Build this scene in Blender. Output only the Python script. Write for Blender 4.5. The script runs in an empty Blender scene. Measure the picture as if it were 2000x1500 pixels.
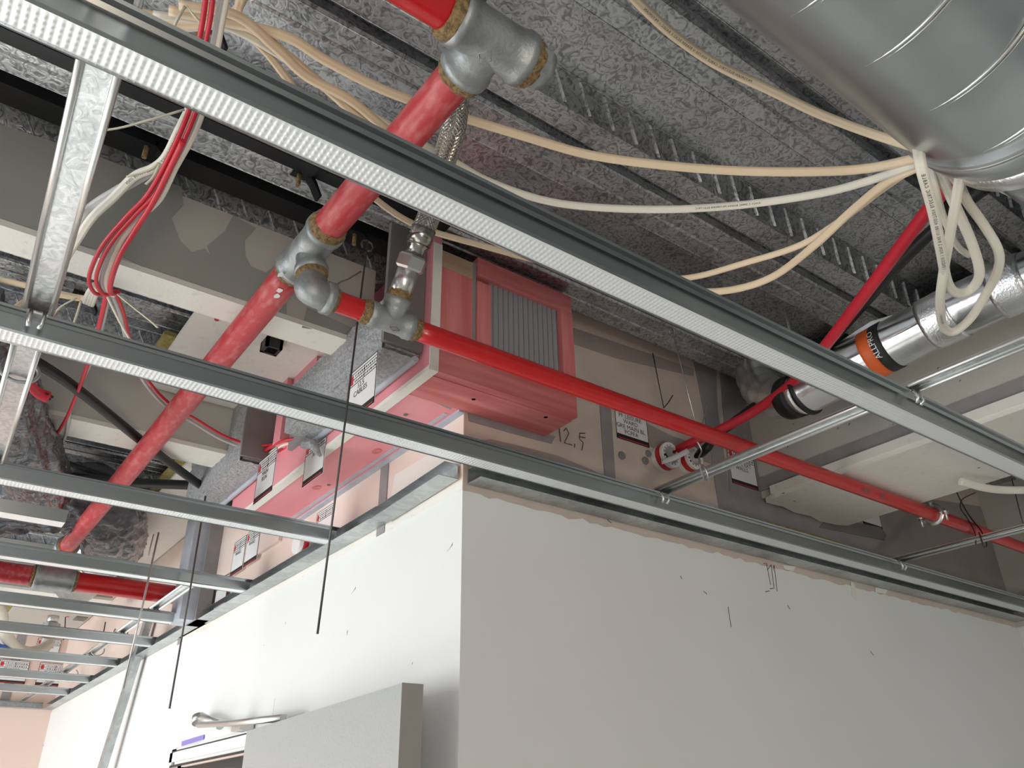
import bpy, math, random
from mathutils import Vector, Matrix, noise
random.seed(7)
S = bpy.context.scene
COL = S.collection
# ------------------------------------------------------------------ camera
EYE = 1.95                       # height of the lens above the floor
FPX = 1597.084
def rot(a, b, c):
    return Matrix.Rotation(a, 3, 'Z') @ Matrix.Rotation(b, 3, 'X') @ Matrix.Rotation(c, 3, 'Z')
RM = rot(math.radians(-36.89240432), math.radians(118.50509238), math.radians(-0.90907975))
cd = bpy.data.cameras.new('camera'); cam = bpy.data.objects.new('camera', cd); COL.objects.link(cam)
cd.sensor_width = 36; cd.lens = FPX*36/2000; cd.clip_start = .01
cam.matrix_world = Matrix.Translation((0, 0, EYE)) @ RM.to_4x4()
S.camera = cam
# ------------------------------------------------------------------ world, lights, exposure
w = bpy.data.worlds.new('world'); S.world = w; w.use_nodes = True
w.node_tree.nodes['Background'].inputs[0].default_value = (.86, .92, 1, 1)
w.node_tree.nodes['Background'].inputs[1].default_value = .8
def area(name, loc, look, sx, sy, power, col):
    l = bpy.data.lights.new(name, 'AREA'); l.shape = 'RECTANGLE'; l.size = sx; l.size_y = sy
    l.energy = power; l.color = col
    o = bpy.data.objects.new(name, l); COL.objects.link(o); o.location = loc
    o.rotation_euler = (Vector(look)-Vector(loc)).to_track_quat('-Z', 'Y').to_euler(); return o
area('window_daylight', (-3.55, 4.0, 1.45), (1, 4.0, 1.45), 4.4, 2.1, 168, (.93, .97, 1))
area('rear_fill', (-1.6, -3.45, 1.5), (-.6, 0, 1.6), 2.4, 1.7, 42, (1, 1, 1))  # added unseen fill behind the camera, brightens faces turned to -Y
area('work_lamp', (-.5, -1.5, .9), (1.3, 1.6, 3.1), .5, .3, 17, (1, .82, .62))
sl = bpy.data.lights.new('sun', 'SUN'); sl.energy = 13; sl.angle = .03; sl.color = (1, .97, .92)
so = bpy.data.objects.new('sun', sl); COL.objects.link(so); so.rotation_euler = Vector((1, -.12, -.66)).to_track_quat('-Z', 'Y').to_euler()
S.view_settings.view_transform = 'Standard'; S.view_settings.look = 'None'
S.view_settings.exposure = 0; S.view_settings.gamma = 1; S.view_settings.use_curve_mapping = False
# ------------------------------------------------------------------ pixel ray -> point on a real plane
def ray(px, py): return RM @ Vector(((px-1000)/FPX, (750-py)/FPX, -1))
def on(px, py, ax, v):
    r = ray(px, py); t = v/r[ax]; return Vector((r.x*t, r.y*t, r.z*t+EYE))
def Xp(px, py, v): return on(px, py, 0, v)
def Yp(px, py, v): return on(px, py, 1, v)
def Zp(px, py, v): return on(px, py, 2, v)
def P(x, y, z): return Vector((x, y, z+EYE))      # heights are given from the lens height
# ------------------------------------------------------------------ materials
def mat(name, col, rough=.6, metal=0., bump=None, var=None, spec=.5, coat=0., stretch=None, streak=None):
    m = bpy.data.materials.new(name); m.use_nodes = True; N = m.node_tree.nodes; L = m.node_tree.links
    b = N['Principled BSDF']; b.inputs['Base Color'].default_value = (*col, 1)
    b.inputs['Roughness'].default_value = rough; b.inputs['Metallic'].default_value = metal
    b.inputs['Specular IOR Level'].default_value = spec; b.inputs['Coat Weight'].default_value = coat
    g = N.new('ShaderNodeNewGeometry'); src = g.outputs['Position']
    if stretch:
        mp = N.new('ShaderNodeMapping'); mp.inputs['Scale'].default_value = stretch; L.new(src, mp.inputs[0]); src = mp.outputs[0]
    if var:                       # (scale, second colour, contrast low, high, detail)
        n = N.new('ShaderNodeTexNoise'); n.inputs['Scale'].default_value = var[0]; n.inputs['Detail'].default_value = var[4] if len(var) > 4 else 4
        L.new(src, n.inputs['Vector']); r = N.new('ShaderNodeValToRGB'); L.new(n.outputs[0], r.inputs[0])
        r.color_ramp.elements[0].position = var[2]; r.color_ramp.elements[1].position = var[3]
        r.color_ramp.elements[0].color = (*col, 1); r.color_ramp.elements[1].color = (*var[1], 1)
        L.new(r.outputs[0], b.inputs['Base Color'])
    if bump:
        n = N.new('ShaderNodeTexNoise'); n.inputs['Scale'].default_value = bump[0]; n.inputs['Detail'].default_value = 5
        L.new(src, n.inputs['Vector']); bp = N.new('ShaderNodeBump'); bp.inputs['Strength'].default_value = bump[1]
        bp.inputs['Distance'].default_value = bump[2] if len(bump) > 2 else .002
        L.new(n.outputs[0], bp.inputs['Height']); L.new(bp.outputs[0], b.inputs['Normal'])
    return m
def galv(name, c1, c2, scale, r1=.25, r2=.5, metal=.9, bump=.15, warp=.006):
    m = bpy.data.materials.new(name); m.use_nodes = True; N = m.node_tree.nodes; L = m.node_tree.links
    b = N['Principled BSDF']; b.inputs['Metallic'].default_value = metal
    g = N.new('ShaderNodeNewGeometry')
    n = N.new('ShaderNodeTexNoise'); n.inputs['Scale'].default_value = scale*.8; n.inputs['Detail'].default_value = 3; L.new(g.outputs['Position'], n.inputs['Vector'])
    mx = N.new('ShaderNodeVectorMath'); mx.operation = 'MULTIPLY_ADD'; L.new(n.outputs['Color'], mx.inputs[0])
    mx.inputs[1].default_value = (warp*2,)*3; L.new(g.outputs['Position'], mx.inputs[2])
    v = N.new('ShaderNodeTexVoronoi'); v.inputs['Scale'].default_value = scale; L.new(mx.outputs[0], v.inputs['Vector'])
    sp = N.new('ShaderNodeSeparateColor'); L.new(v.outputs['Color'], sp.inputs[0])
    n2 = N.new('ShaderNodeTexNoise'); n2.inputs['Scale'].default_value = 7; n2.inputs['Detail'].default_value = 3; L.new(g.outputs['Position'], n2.inputs['Vector'])
    ad = N.new('ShaderNodeMath'); ad.operation = 'MULTIPLY_ADD'; L.new(n2.outputs[0], ad.inputs[0]); ad.inputs[1].default_value = .7; L.new(sp.outputs[0], ad.inputs[2])
    r = N.new('ShaderNodeValToRGB'); L.new(ad.outputs[0], r.inputs[0]); r.color_ramp.elements[0].position = .4; r.color_ramp.elements[1].position = 1.05
    r.color_ramp.elements[0].color = (*c1, 1); r.color_ramp.elements[1].color = (*c2, 1); L.new(r.outputs[0], b.inputs['Base Color'])
    mr = N.new('ShaderNodeMapRange'); L.new(sp.outputs[1], mr.inputs[0]); mr.inputs[3].default_value = r1; mr.inputs[4].default_value = r2; L.new(mr.outputs[0], b.inputs['Roughness'])
    bp = N.new('ShaderNodeBump'); bp.inputs['Strength'].default_value = bump; bp.inputs['Distance'].default_value = .003
    L.new(sp.outputs[2], bp.inputs['Height']); L.new(bp.outputs[0], b.inputs['Normal'])
    return m
def spangle(name, c1, c2, scale, r1, r2, metal=.9, bump=.4, dist=3.5, e=(.44, .56)):
    m = bpy.data.materials.new(name); m.use_nodes = True; N = m.node_tree.nodes; L = m.node_tree.links
    b = N['Principled BSDF']; b.inputs['Metallic'].default_value = metal; g = N.new('ShaderNodeNewGeometry')
    n = N.new('ShaderNodeTexNoise'); n.inputs['Scale'].default_value = scale; n.inputs['Detail'].default_value = 2.5; n.inputs['Distortion'].default_value = dist
    L.new(g.outputs['Position'], n.inputs['Vector']); r = N.new('ShaderNodeValToRGB'); L.new(n.outputs[0], r.inputs[0])
    r.color_ramp.elements[0].position = e[0]; r.color_ramp.elements[1].position = e[1]; r.color_ramp.elements[0].color = (*c1, 1); r.color_ramp.elements[1].color = (*c2, 1)
    n2 = N.new('ShaderNodeTexNoise'); n2.inputs['Scale'].default_value = 5; L.new(g.outputs['Position'], n2.inputs['Vector'])
    r2_ = N.new('ShaderNodeValToRGB'); L.new(n2.outputs[0], r2_.inputs[0]); r2_.color_ramp.elements[0].position = .35; r2_.color_ramp.elements[1].position = .65
    r2_.color_ramp.elements[0].color = (.72, .72, .73, 1); r2_.color_ramp.elements[1].color = (1, 1, 1, 1)
    mx = N.new('ShaderNodeVectorMath'); mx.operation = 'MULTIPLY'; L.new(r.outputs[0], mx.inputs[0]); L.new(r2_.outputs[0], mx.inputs[1]); L.new(mx.outputs[0], b.inputs['Base Color'])
    mr = N.new('ShaderNodeMapRange'); L.new(r.outputs[0], mr.inputs[0]); mr.inputs[3].default_value = r1; mr.inputs[4].default_value = r2; L.new(mr.outputs[0], b.inputs['Roughness'])
    bp = N.new('ShaderNodeBump'); bp.inputs['Strength'].default_value = bump; bp.inputs['Distance'].default_value = .004
    L.new(n.outputs[0], bp.inputs['Height']); L.new(bp.outputs[0], b.inputs['Normal']); return m
M = {}
M['white'] = mat('white_paint', (.80, .81, .79), .55, bump=(260, .12, .001), var=(1.6, (.76, .77, .74), .35, .8))
M['beige'] = mat('bare_plasterboard', (.62, .53, .46), .85, var=(9, (.52, .45, .39), .4, .75), bump=(60, .15))
M['peach'] = mat('pink_plasterboard', (.78, .62, .54), .8, var=(4, (.82, .70, .64), .3, .8), bump=(50, .1))
M['farpink'] = mat('pale_pink_board', (.76, .58, .50), .8, var=(3, (.78, .61, .54), .3, .8))
M['skim'] = mat('brown_skim', (.36, .31, .28), .85, var=(7, (.30, .265, .245), .35, .75))
M['joint'] = mat('grey_jointing', (.27, .255, .26), .7, var=(20, (.33, .31, .31), .4, .8), bump=(60, .3))
M['caulk'] = mat('blue_grey_caulk', (.42, .45, .52), .55, var=(25, (.52, .55, .60), .4, .8), bump=(70, .3))
M['cream'] = mat('plaster_white_edge', (.78, .76, .70), .8, var=(40, (.62, .60, .54), .6, .82), bump=(120, .3))
M['boxed'] = mat('boxing_board', (.54, .52, .47), .75, var=(3, (.50, .485, .44), .3, .75), bump=(40, .08))
M['greenskim'] = mat('grey_green_primer', (.33, .345, .31), .7, var=(5, (.36, .37, .33), .3, .8))
M['redwood'] = mat('red_stained_timber', (.58, .15, .15), .6, var=(42, (.70, .25, .24), .40, .66, 6), stretch=(1, 1, .07), bump=(60, .5, .003))
M['redwoodx'] = mat('red_stained_timber_rail', (.58, .15, .15), .6, var=(42, (.72, .26, .25), .40, .66, 6), stretch=(.07, 1, 1), bump=(60, .5, .003))
M['pinkwood'] = mat('pink_washed_board', (.76, .26, .30), .6, var=(5, (.84, .40, .42), .3, .8, 5), stretch=(2, .4, 1), bump=(50, .2))
M['rawwood'] = mat('bare_timber', (.50, .36, .24), .7, var=(30, (.38, .26, .17), .4, .7), stretch=(.2, 1, 1))
M['batt'] = mat('grey_coated_batt', (.26, .26, .27), .75, bump=(30, .4))
M['mortar'] = mat('rough_grey_mortar', (.40, .41, .42), .9, var=(120, (.28, .29, .30), .4, .7), bump=(90, 1, .008))
M['dark'] = mat('dark_grey_board', (.17, .16, .155), .8, var=(12, (.21, .2, .19), .4, .7))
M['wool'] = mat('mineral_wool', (.30, .24, .07), .95, var=(60, (.42, .35, .14), .4, .7), bump=(120, 1, .01))
M['red'] = mat('red_pipe_gloss', (.55, .012, .014), .28, bump=(18, .04), coat=.25, var=(40, (.60, .03, .03), .55, .8))
M['redold'] = mat('red_pipe_scuffed', (.47, .035, .045), .38, var=(75, (.62, .22, .21), .48, .85, 12), bump=(60, .25, .002), stretch=(1, .35, 1))
M['redcable'] = mat('red_plastic', (.60, .02, .04), .4)
M['fit'] = mat('galvanised_casting', (.30, .32, .32), .46, .6, bump=(140, .5, .002), var=(30, (.46, .48, .48), .35, .75))
M['hemp'] = mat('hemp_and_paste', (.34, .23, .10), .8, var=(150, (.16, .10, .045), .4, .65), bump=(220, 1, .005))
M['steel'] = mat('zinc_steel', (.68, .68, .66), .32, .95, bump=(60, .05))
M['braid'] = mat('braided_steel', (.50, .47, .43), .28, .95)
M['brownsteel'] = mat('nickel_steel', (.42, .39, .36), .22, 1)
M['galv'] = mat('galvanised_web_shaded', (.33, .355, .36), .24, 1, bump=(40, .05), var=(14, (.40, .42, .43), .3, .8), stretch=(.1, 1, 1))  # channel metal darkened for its webs: dark reflection put into the colour
M['strong'] = spangle('galvanised_primary', (.62, .66, .68), (.78, .82, .84), 55, .20, .34, .95, .12, 1.5)
M['galvdull'] = spangle('galvanised_track', (.50, .54, .54), (.60, .64, .64), 30, .32, .42, .85, .05, 1)
M['galv_lit'] = mat('galvanised_knurl_lit', (.88, .91, .92), .34, .45)  # same channel metal made near white: light from below put into the colour
M['deck'] = spangle('galvanised_deck', (.34, .355, .365), (.74, .76, .78), 50, .24, .40, .93, .28, 2.6, (.36, .56))
M['duct'] = mat('galvanised_duct', (.50, .54, .55), .34, .95, bump=(6, .12, .02), var=(5, (.66, .70, .71), .3, .75))
M['foil'] = mat('aluminium_foil', (.66, .66, .66), .24, 1, bump=(22, .25, .004))
M['foiltape'] = mat('aluminium_tape', (.82, .82, .82), .28, 1, bump=(220, .5, .002))
M['cable'] = mat('cream_sheath', (.84, .67, .47), .45)
M['cablew'] = mat('white_sheath', (.80, .76, .66), .45)
M['cableg'] = mat('grey_sheath', (.50, .50, .50), .45)
M['tie'] = mat('natural_nylon', (.66, .64, .50), .4)
M['black'] = mat('black_rubber', (.012, .012, .013), .45)
M['wrap'] = mat('black_polythene', (.06, .063, .072), .26, bump=(11, 1, .03), coat=.5, stretch=(.6, 2.6, 1.2))
M['blacksteel'] = mat('black_steel', (.02, .02, .022), .35, .5)
M['wire'] = mat('dark_wire', (.10, .095, .09), .45, .7)
M['wirel'] = mat('bright_wire', (.45, .44, .42), .35, .9)
M['paper'] = mat('white_label', (.80, .80, .80), .5)
M['ink'] = mat('black_ink', (.02, .02, .02), .6)
M['redink'] = mat('red_ink', (.55, .03, .04), .6)
M['whitep'] = mat('white_plastic', (.80, .80, .78), .4)
M['doorp'] = mat('grey_door_paint', (.40, .42, .41), .30, bump=(150, .5, .002))
M['dooredge'] = mat('grey_door_edge', (.33, .31, .28), .6)
M['orange'] = mat('orange_print', (.75, .13, .02), .5)
M['purple'] = mat('purple_tape', (.28, .22, .62), .5)
M['yellow'] = mat('yellow_wall', (.85, .55, .22), .7)
M['floor'] = mat('concrete_floor', (.60, .61, .60), .8, var=(3, (.52, .53, .52), .3, .8))
M['blue'] = mat('blue_plastic', (.02, .12, .55), .4)
# ------------------------------------------------------------------ mesh helpers
class G:
    """collects geometry; build() links it as one object"""
    def __init__(s): s.v = []; s.f = []; s.sm = []
    def add(s, vs, fs, smooth=False):
        o = len(s.v); s.v += [Vector(v) for v in vs]; s.f += [tuple(i+o for i in f) for f in fs]; s.sm += [smooth]*len(fs); return s
    def quadbox(s, a, b):                      # two quads (4 points each) -> closed solid
        return s.add(list(a)+list(b), [(3, 2, 1, 0), (4, 5, 6, 7)] + [(i, (i+1) % 4, 4+(i+1) % 4, 4+i) for i in range(4)])
    def box(s, x0, x1, y0, y1, z0, z1):
        a = [P(x0, y0, z0), P(x1, y0, z0), P(x1, y1, z0), P(x0, y1, z0)]
        return s.quadbox(a, [p+Vector((0, 0, z1-z0)) for p in a])
    def prism(s, pts, d):                      # planar outline pushed by vector d
        n = len(pts); pts = [Vector(p) for p in pts]
        return s.add(pts+[p+Vector(d) for p in pts], [tuple(range(n))[::-1], tuple(range(n, 2*n))] + [(i, (i+1) % n, n+(i+1) % n, n+i) for i in range(n)])
    def sweep(s, path, sec, up=(0, 0, 1), closed=True, smooth=True, caps=True, rad=None, seclist=None):
        path = [Vector(p) for p in path]; n = len(path); k = len(sec); vs = []; U = Vector(up)
        for i, p in enumerate(path):
            t = (path[min(i+1, n-1)]-path[max(i-1, 0)]).normalized()
            a = t.cross(U)
            if a.length < 1e-4: a = t.orthogonal()
            a.normalize(); b = a.cross(t); U = b if up is None else U
            q = rad[i] if rad else 1.
            for (x, y) in (seclist[i] if seclist else sec): vs.append(p+a*x*q+b*y*q)
        fs = []
        for i in range(n-1):
            for j in range(k if closed else k-1):
                jn = (j+1) % k; fs.append((i*k+j, i*k+jn, (i+1)*k+jn, (i+1)*k+j))
        s.add(vs, fs, smooth)
        if caps and closed:
            o = len(s.v)-len(vs); s.f += [tuple(o+j for j in range(k))[::-1], tuple(o+(n-1)*k+j for j in range(k))]; s.sm += [False]*2
        return s
    def tube(s, path, r, seg=12, smooth=True, rad=None, caps=True):
        path = [Vector(p) for p in path]
        t = (path[-1]-path[0]).normalized(); up = Vector((0, 0, 1)) if abs(t.z) < .8 else Vector((0, 1, 0))
        n = len(path); U = up; vs = []
        for i, p in enumerate(path):
            t = (path[min(i+1, n-1)]-path[max(i-1, 0)]).normalized()
            a = t.cross(U)
            if a.length < 1e-3: a = t.orthogonal()
            a.normalize(); U = a.cross(t).normalized(); q = rad[i] if rad else r
            for j in range(seg):
                an = 2*math.pi*j/seg; vs.append(p+a*math.cos(an)*q+U*math.sin(an)*q)
        fs = [(i*seg+j, i*seg+(j+1) % seg, (i+1)*seg+(j+1) % seg, (i+1)*seg+j) for i in range(n-1) for j in range(seg)]
        s.add(vs, fs, smooth)
        if caps:
            o = len(s.v)-len(vs); s.f += [tuple(o+j for j in range(seg))[::-1], tuple(o+(n-1)*seg+j for j in range(seg))]; s.sm += [False]*2
        return s
    def build(s, name, m, parent=None, **props):
        mn = Vector([min(v[i] for v in s.v) for i in range(3)]); mx = Vector([max(v[i] for v in s.v) for i in range(3)])
        c = Vector(((mn.x+mx.x)/2, (mn.y+mx.y)/2, mn.z))
        me = bpy.data.meshes.new(name); me.from_pydata([v-c for v in s.v], [], s.f); me.update()
        for p, sm in zip(me.polygons, s.sm): p.use_smooth = sm
        me.materials.append(M[m]); o = bpy.data.objects.new(name, me); COL.objects.link(o)
        base = Vector((0, 0, 0))
        if parent:
            o.parent = parent; q = parent
            while q: base += q.location; q = q.parent
        o.location = c-base
        for k, v in props.items(): o[k] = v
        return o
def smoothpath(pts, n=8):
    pts = [Vector(p) for p in pts]
    if len(pts) < 3: return pts
    q = [pts[0]*2-pts[1]]+pts+[pts[-1]*2-pts[-2]]; out = []
    for i in range(1, len(q)-2):
        for k in range(n):
            t = k/n; a, b, c, d = q[i-1], q[i], q[i+1], q[i+2]
            out.append(.5*((2*b)+(c-a)*t+(2*a-5*b+4*c-d)*t*t+(3*b-a-3*c+d)*t**3))
    return out+[pts[-1]]
def thing(name, loc, label, cat, group=None):
    o = bpy.data.objects.new(name, None); COL.objects.link(o); o.location = loc; o.empty_display_size = .02
    o['label'] = label; o['category'] = cat
    if group: o['group'] = group
    return o
def T(label, cat, group=None):
    d = dict(label=label, category=cat)
    if group: d['group'] = group
    return d
STR = dict(kind='structure')
def textmesh(txt, size, spacing=1.):
    c = bpy.data.curves.new('t', 'FONT'); c.body = txt; c.size = size; c.align_x = 'CENTER'; c.align_y = 'CENTER'; c.resolution_u = 2; c.space_character = spacing
    o = bpy.data.objects.new('t', c); COL.objects.link(o); dg = bpy.context.evaluated_depsgraph_get(); dg.update()
    me = bpy.data.meshes.new_from_object(o.evaluated_get(dg)); vs = [v.co.copy() for v in me.vertices]; fs = [tuple(p.vertices) for p in me.polygons]
    bpy.data.objects.remove(o); bpy.data.curves.remove(c); bpy.data.meshes.remove(me); return vs, fs
def addtext(g, txt, size, fn, spacing=1.):
    vs, fs = textmesh(txt, size, spacing)
    g.add([fn(v.x, v.y) for v in vs], fs); return g
# ================================================================== SETTING
WX, WY = .906, 1.39            # faces of the left wall (x) and the right wall (y)
FY, SX = 5.86, 3.40            # far wall and side wall
GZ = .66                       # underside of the ceiling grid
ZL, ZH = 1.18, 1.245           # low and high flange of the steel deck
PER, G0 = .345, .875           # deck period and first groove
g = G(); g.box(-3.6, 5, -3.5, 7, -1.97, -1.95); g.build('floor', 'floor', **STR)
# metal deck as one profiled sheet, thickened
def deck_profile():
    pts = []
    for k in range(-13, 17):
        y = G0+PER*k
        pts += [(y-.091+.026, ZL), (y-.015, ZL), (y-.010, ZL+.004), (y-.016, ZL+.034), (y+.016, ZL+.034), (y+.010, ZL+.004), (y+.015, ZL),
                (y+.055, ZL), (y+.059, ZL+.003), (y+.063, ZL), (y+.101, ZL), (y+.123, ZH), (y+.165, ZH), (y+.185, ZH), (y+.2565, ZH)]
    return pts
pf = deck_profile(); pf.sort(key=lambda p: 0)
g = G(); xs = [-3.6+.43*i for i in range(21)]
vs = [P(x, y, z) for x in xs for (y, z) in pf]; n = len(pf)
g.add(vs, [(i*n+j, i*n+j+1, (i+1)*n+j+1, (i+1)*n+j) for i in range(len(xs)-1) for j in range(n-1)])
ceil = g.build('ceiling', 'deck', **STR)
g = G(); g.box(-3.6, 5, -3.5, 7, 1.32, 1.45); g.build('concrete_slab', 'dark', ceil)
g = G()
for k in range(-3, 15):                         # embossed slashes on each web
    yl = G0+PER*(k+1)-.065; yh = G0+PER*k+.2565
    x = -1.2+random.random()*.06
    while x < 3.6:
        a = P(x, yl-.003, ZL+.006); b = P(x-.036, yh+.004, ZH-.006); w_ = Vector((.0032, 0, 0)); nrm = Vector((.0, -.9, -.35))*.006
        g.add([a-w_, a+w_, b+w_, b-w_, a+nrm, b+nrm], [(0, 1, 4), (1, 2, 5, 4), (2, 3, 5), (3, 0, 4, 5)])
        x += .0615
    yl = G0+PER*k+.101; yh = yl+.022
    x = -1.2+random.random()*.06
    while x < 3.6:
        a = P(x, yl+.003, ZL+.012); b = P(x+.02, yh-.004, ZH-.012); w_ = Vector((.0045, 0, 0)); nrm = Vector((0, .9, -.35))*.004
        g.add([a-w_, a+w_, b+w_, b-w_, a+nrm, b+nrm], [(0, 1, 4), (1, 2, 5, 4), (2, 3, 5), (3, 0, 4, 5)])
        x += .0615
g.build('embossing', 'deck', ceil, kind='stuff')
g = G()  # thin rods added along the folds to draw bright crease highlights
for k in range(-3, 15):
    for yy, zz in ((G0+PER*(k+1)-.065, ZL), (G0+PER*k+.2565, ZH-.001), (G0+PER*k+.101, ZL), (G0+PER*k-.0165, ZL), (G0+PER*k+.0165, ZL), (G0+PER*k+.135, ZH)):
        g.tube([P(-1.5, yy, zz), P(4, yy, zz)], .0016, 6)
g.build('crease_highlights', 'deck', ceil, kind='stuff')
# ---- left wall (faces -X)
wl = G(); wl.prism([P(WX, WY+.0005, -1.95), P(WX, 2.30, -1.95), P(WX, 2.30, .195), P(WX, 3.09, .195), P(WX, 3.09, -1.95), P(WX, FY+.1, -1.95), P(WX, FY+.1, ZL+.1), P(WX, WY+.0005, ZL+.1)][::-1], (.1, 0, 0))
wl = wl.build('wall_left', 'peach', **STR)
def jag(a, b, amp, n=60, seed=0):
    r = random.Random(seed); out = []
    for i in range(n+1):
        t = i/n; out.append((a+(b-a)*t, r.uniform(-amp, amp)*r.random()))
    return out
# white paint skin with a torn top edge, around the door opening
def skinleft(y0, y1, z0, z1top, seed):
    top = [P(WX-.0015, y, z1top+dz) for y, dz in jag(y0, y1, .007, int((y1-y0)*26)+2, seed)]
    return [P(WX-.0015, y0, z0)]+top+[P(WX-.0015, y1, z0)]
g = G()
for (y0, y1, z0) in ((WY-.002, 2.22, -1.95), (2.22, 3.19, .275), (3.19, FY, -1.95)):
    g.prism(skinleft(y0, y1, z0, .642, int(y0*10))[::-1], (.0015, 0, 0))
g.build('paint_skin', 'white', wl)
g = G(); g.box(WX-.0008, WX, WY, FY-.01, .60, .665); g.build('bare_strip', 'cream', wl)
g = G(); g.prism([P(WX-.0012, y, z) for y, z in [(1.40, .70), (1.40, .775), (1.70, .78), (1.72, .70)]], (.001, 0, 0)); g.build('skim_patch', 'cream', wl)
for i, (ya, yb) in enumerate(((1.735, 1.775), (3.35, 3.39))):
    g = G(); g.box(WX-.003, WX, ya, yb, .64, .83 if i == 0 else 1.18); g.build('joint_strip', 'joint', wl)
for (a, b, z0, z1, mm) in ((2.42, 3.05, .80, 1.18, 'peach'), (3.05, 3.35, .66, 1.18, 'peach')):
    g = G(); g.box(WX-.012, WX-.0005, a, b, z0, z1); g.build('plasterboard', mm, wl)
g = G(); g.box(WX-.06, WX-.012, 3.0, 3.12, .66, 1.18); g.build('joint_strip', 'joint', wl)
g = G(); g.box(WX-.11, WX-.06, 3.02, 3.14, .66, 1.18); g.build('joint_strip', 'caulk', wl)
g = G()                                       # crumbs and pencil ticks
for (px, py, s_) in ((678, 1236, .006), (557, 1217, .004), (805, 1296, .003), (515, 1260, .002), (284, 1420, .003)):
    c = Xp(px, py, WX-.002); g.prism([c+Vector((0, -s_*.5, s_)), c+Vector((0, s_*.4, s_*.6)), c+Vector((0, s_*.1, -s_))], (.001, 0, 0))
for (px, py) in ((690, 1158), (878, 1075)):
    c = Xp(px, py, WX-.002)
    for k in range(3): g.prism([c+Vector((0, .012-.006*k, .002*k)), c+Vector((0, -.012, .010+.002*k)), c+Vector((0, -.010, .008+.002*k))], (.001, 0, 0))
g.build('wall_nicks', 'joint', wl)
# ---- right wall (faces -Y)
wr = G(); wr.box(WX+.002, SX+.1, WY, WY+.1, -1.95, ZL+.1); wr = wr.build('wall_right', 'beige', **STR)
g = G(); top = [P(x, WY-.0015, (.638 if x < 1.9 else .636)+dz) for x, dz in jag(WX, SX, .006, 110, 5)]
g.prism([P(WX, WY-.0015, -1.95), P(SX, WY-.0015, -1.95)]+top[::-1], (0, .0015, 0)); g.build('paint_skin', 'white', wr)
g = G()                                       # torn flakes
for (px, py, pts) in ((1670, 1158, [(-8, -22), (-2, -18), (5, 2), (2, 12), (-6, 6)]), (1722, 1155, [(-12, -8), (12, -3), (8, 5), (-12, 2)]), (1545, 1108, [(-16, -4), (10, -2), (4, 8), (-12, 4)])):
    g.prism([Yp(px+a, py+b, WY-.003) for a, b in pts], (0, .0012, 0))
g.build('paint_flake', 'cream', wr)
g = G()
for pts in ([(1492, 1101), (1497, 1100), (1505, 1142)], [(1499, 1113), (1506, 1103), (1512, 1150)], [(1510, 1113), (1512, 1104), (1518, 1155)], [(1495, 1156), (1503, 1154)], [(1504, 1150), (1510, 1149)], [(1422, 1185), (1428, 1225)],
            [(1700, 1272), (1706, 1280)], [(1374, 1155), (1379, 1158), (1380, 1161)], [(1538, 1182), (1543, 1190)], [(1329, 1125), (1332, 1131)], [(1185, 1009), (1188, 1017), (1194, 1021)]):
    g.tube([Yp(a, b, WY-.002) for a, b in pts], .0009, 4)
g.build('pencil_marks', 'ink', wr)
def wallpoly(pix, mm, name='skim_patch', d=.002, y=WY, parent=None):
    q = [Yp(a, b, y-d) for a, b in pix]
    for p in q: p.z = min(p.z, EYE+ZL+.09)
    return G().prism(q, (0, d*.9, 0)).build(name, mm, parent or wr)
wallpoly([(906, 860), (960, 858), (1020, 872), (1090, 890), (1185, 930), (1190, 960), (1100, 930), (906, 905)], 'skim')
wallpoly([(914, 806), (1085, 852), (1078, 866), (1060, 862), (1000, 846), (916, 822)], 'joint')
wallpoly([(1171, 770), (1192, 775), (1204, 960), (1183, 950)], 'joint', 'joint_strip', .004)
wallpoly([(1355, 700), (1396, 690), (1402, 800), (1437, 1040), (1410, 1020), (1375, 800)], 'joint', 'joint_strip', .004)
wallpoly([(1396, 650), (1500, 660), (1560, 1000), (1650, 1040), (1745, 1100), (1430, 1010)], 'joint', 'skim_patch', .003)
wallpoly([(1620, 1010), (1720, 1030), (1732, 1045), (1728, 1055), (1600, 1030)], 'dark', 'skim_patch', .005)
wallpoly([(1650, 950), (2060, 1010), (2060, 1200), (1745, 1110), (1640, 1080)], 'skim', 'skim_patch', .0015)
wallpoly([(1235, 862), (1390, 905), (1395, 880), (1310, 850), (1240, 815)], 'skim', 'skim_patch', .0025)
wallpoly([(1204, 700), (1355, 735), (1355, 720), (1120, 640), (1120, 672)], 'skim', 'skim_patch', .001)
for a in ((1214, 890), (1260, 900)):
    c = Yp(*a, WY-.002); g = G().tube([c, c+Vector((0, -.004, 0))], .011, 10); g.build('screw_washer', 'fit', wr)
g = G()                                       # mineral wool strip in the head joint
q = [Yp(a, b, WY-.02) for a, b in ((1412, 1004), (1445, 1004), (1560, 1034), (1650, 1062), (1646, 1072), (1600, 1068), (1500, 1036), (1412, 1012))]
g.prism(q, (0, .019, 0)); g.build('mineral_wool', 'wool', wr, kind='stuff')
g = G()                                       # hand written 12,5
def wy(u, v, c, sc=1): return c+Vector((u*sc, 0, v*sc))
c0 = Yp(1120, 856, WY-.003)
for pl in ([(-.045, .022), (-.042, -.020)], [(-.030, .012), (-.022, .022), (-.014, .010), (-.030, -.020), (-.006, -.020)], [(.004, -.014), (.002, -.024)], [(.040, .024), (.022, .020), (.020, .004), (.032, -.004), (.026, -.026)], [(.022, .010), (.040, .012)]):
    g.tube([c0+Vector((a, 0, b)) for a, b in pl], .0012, 4)
g.build('pencil_figures', 'ink', wr)
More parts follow.
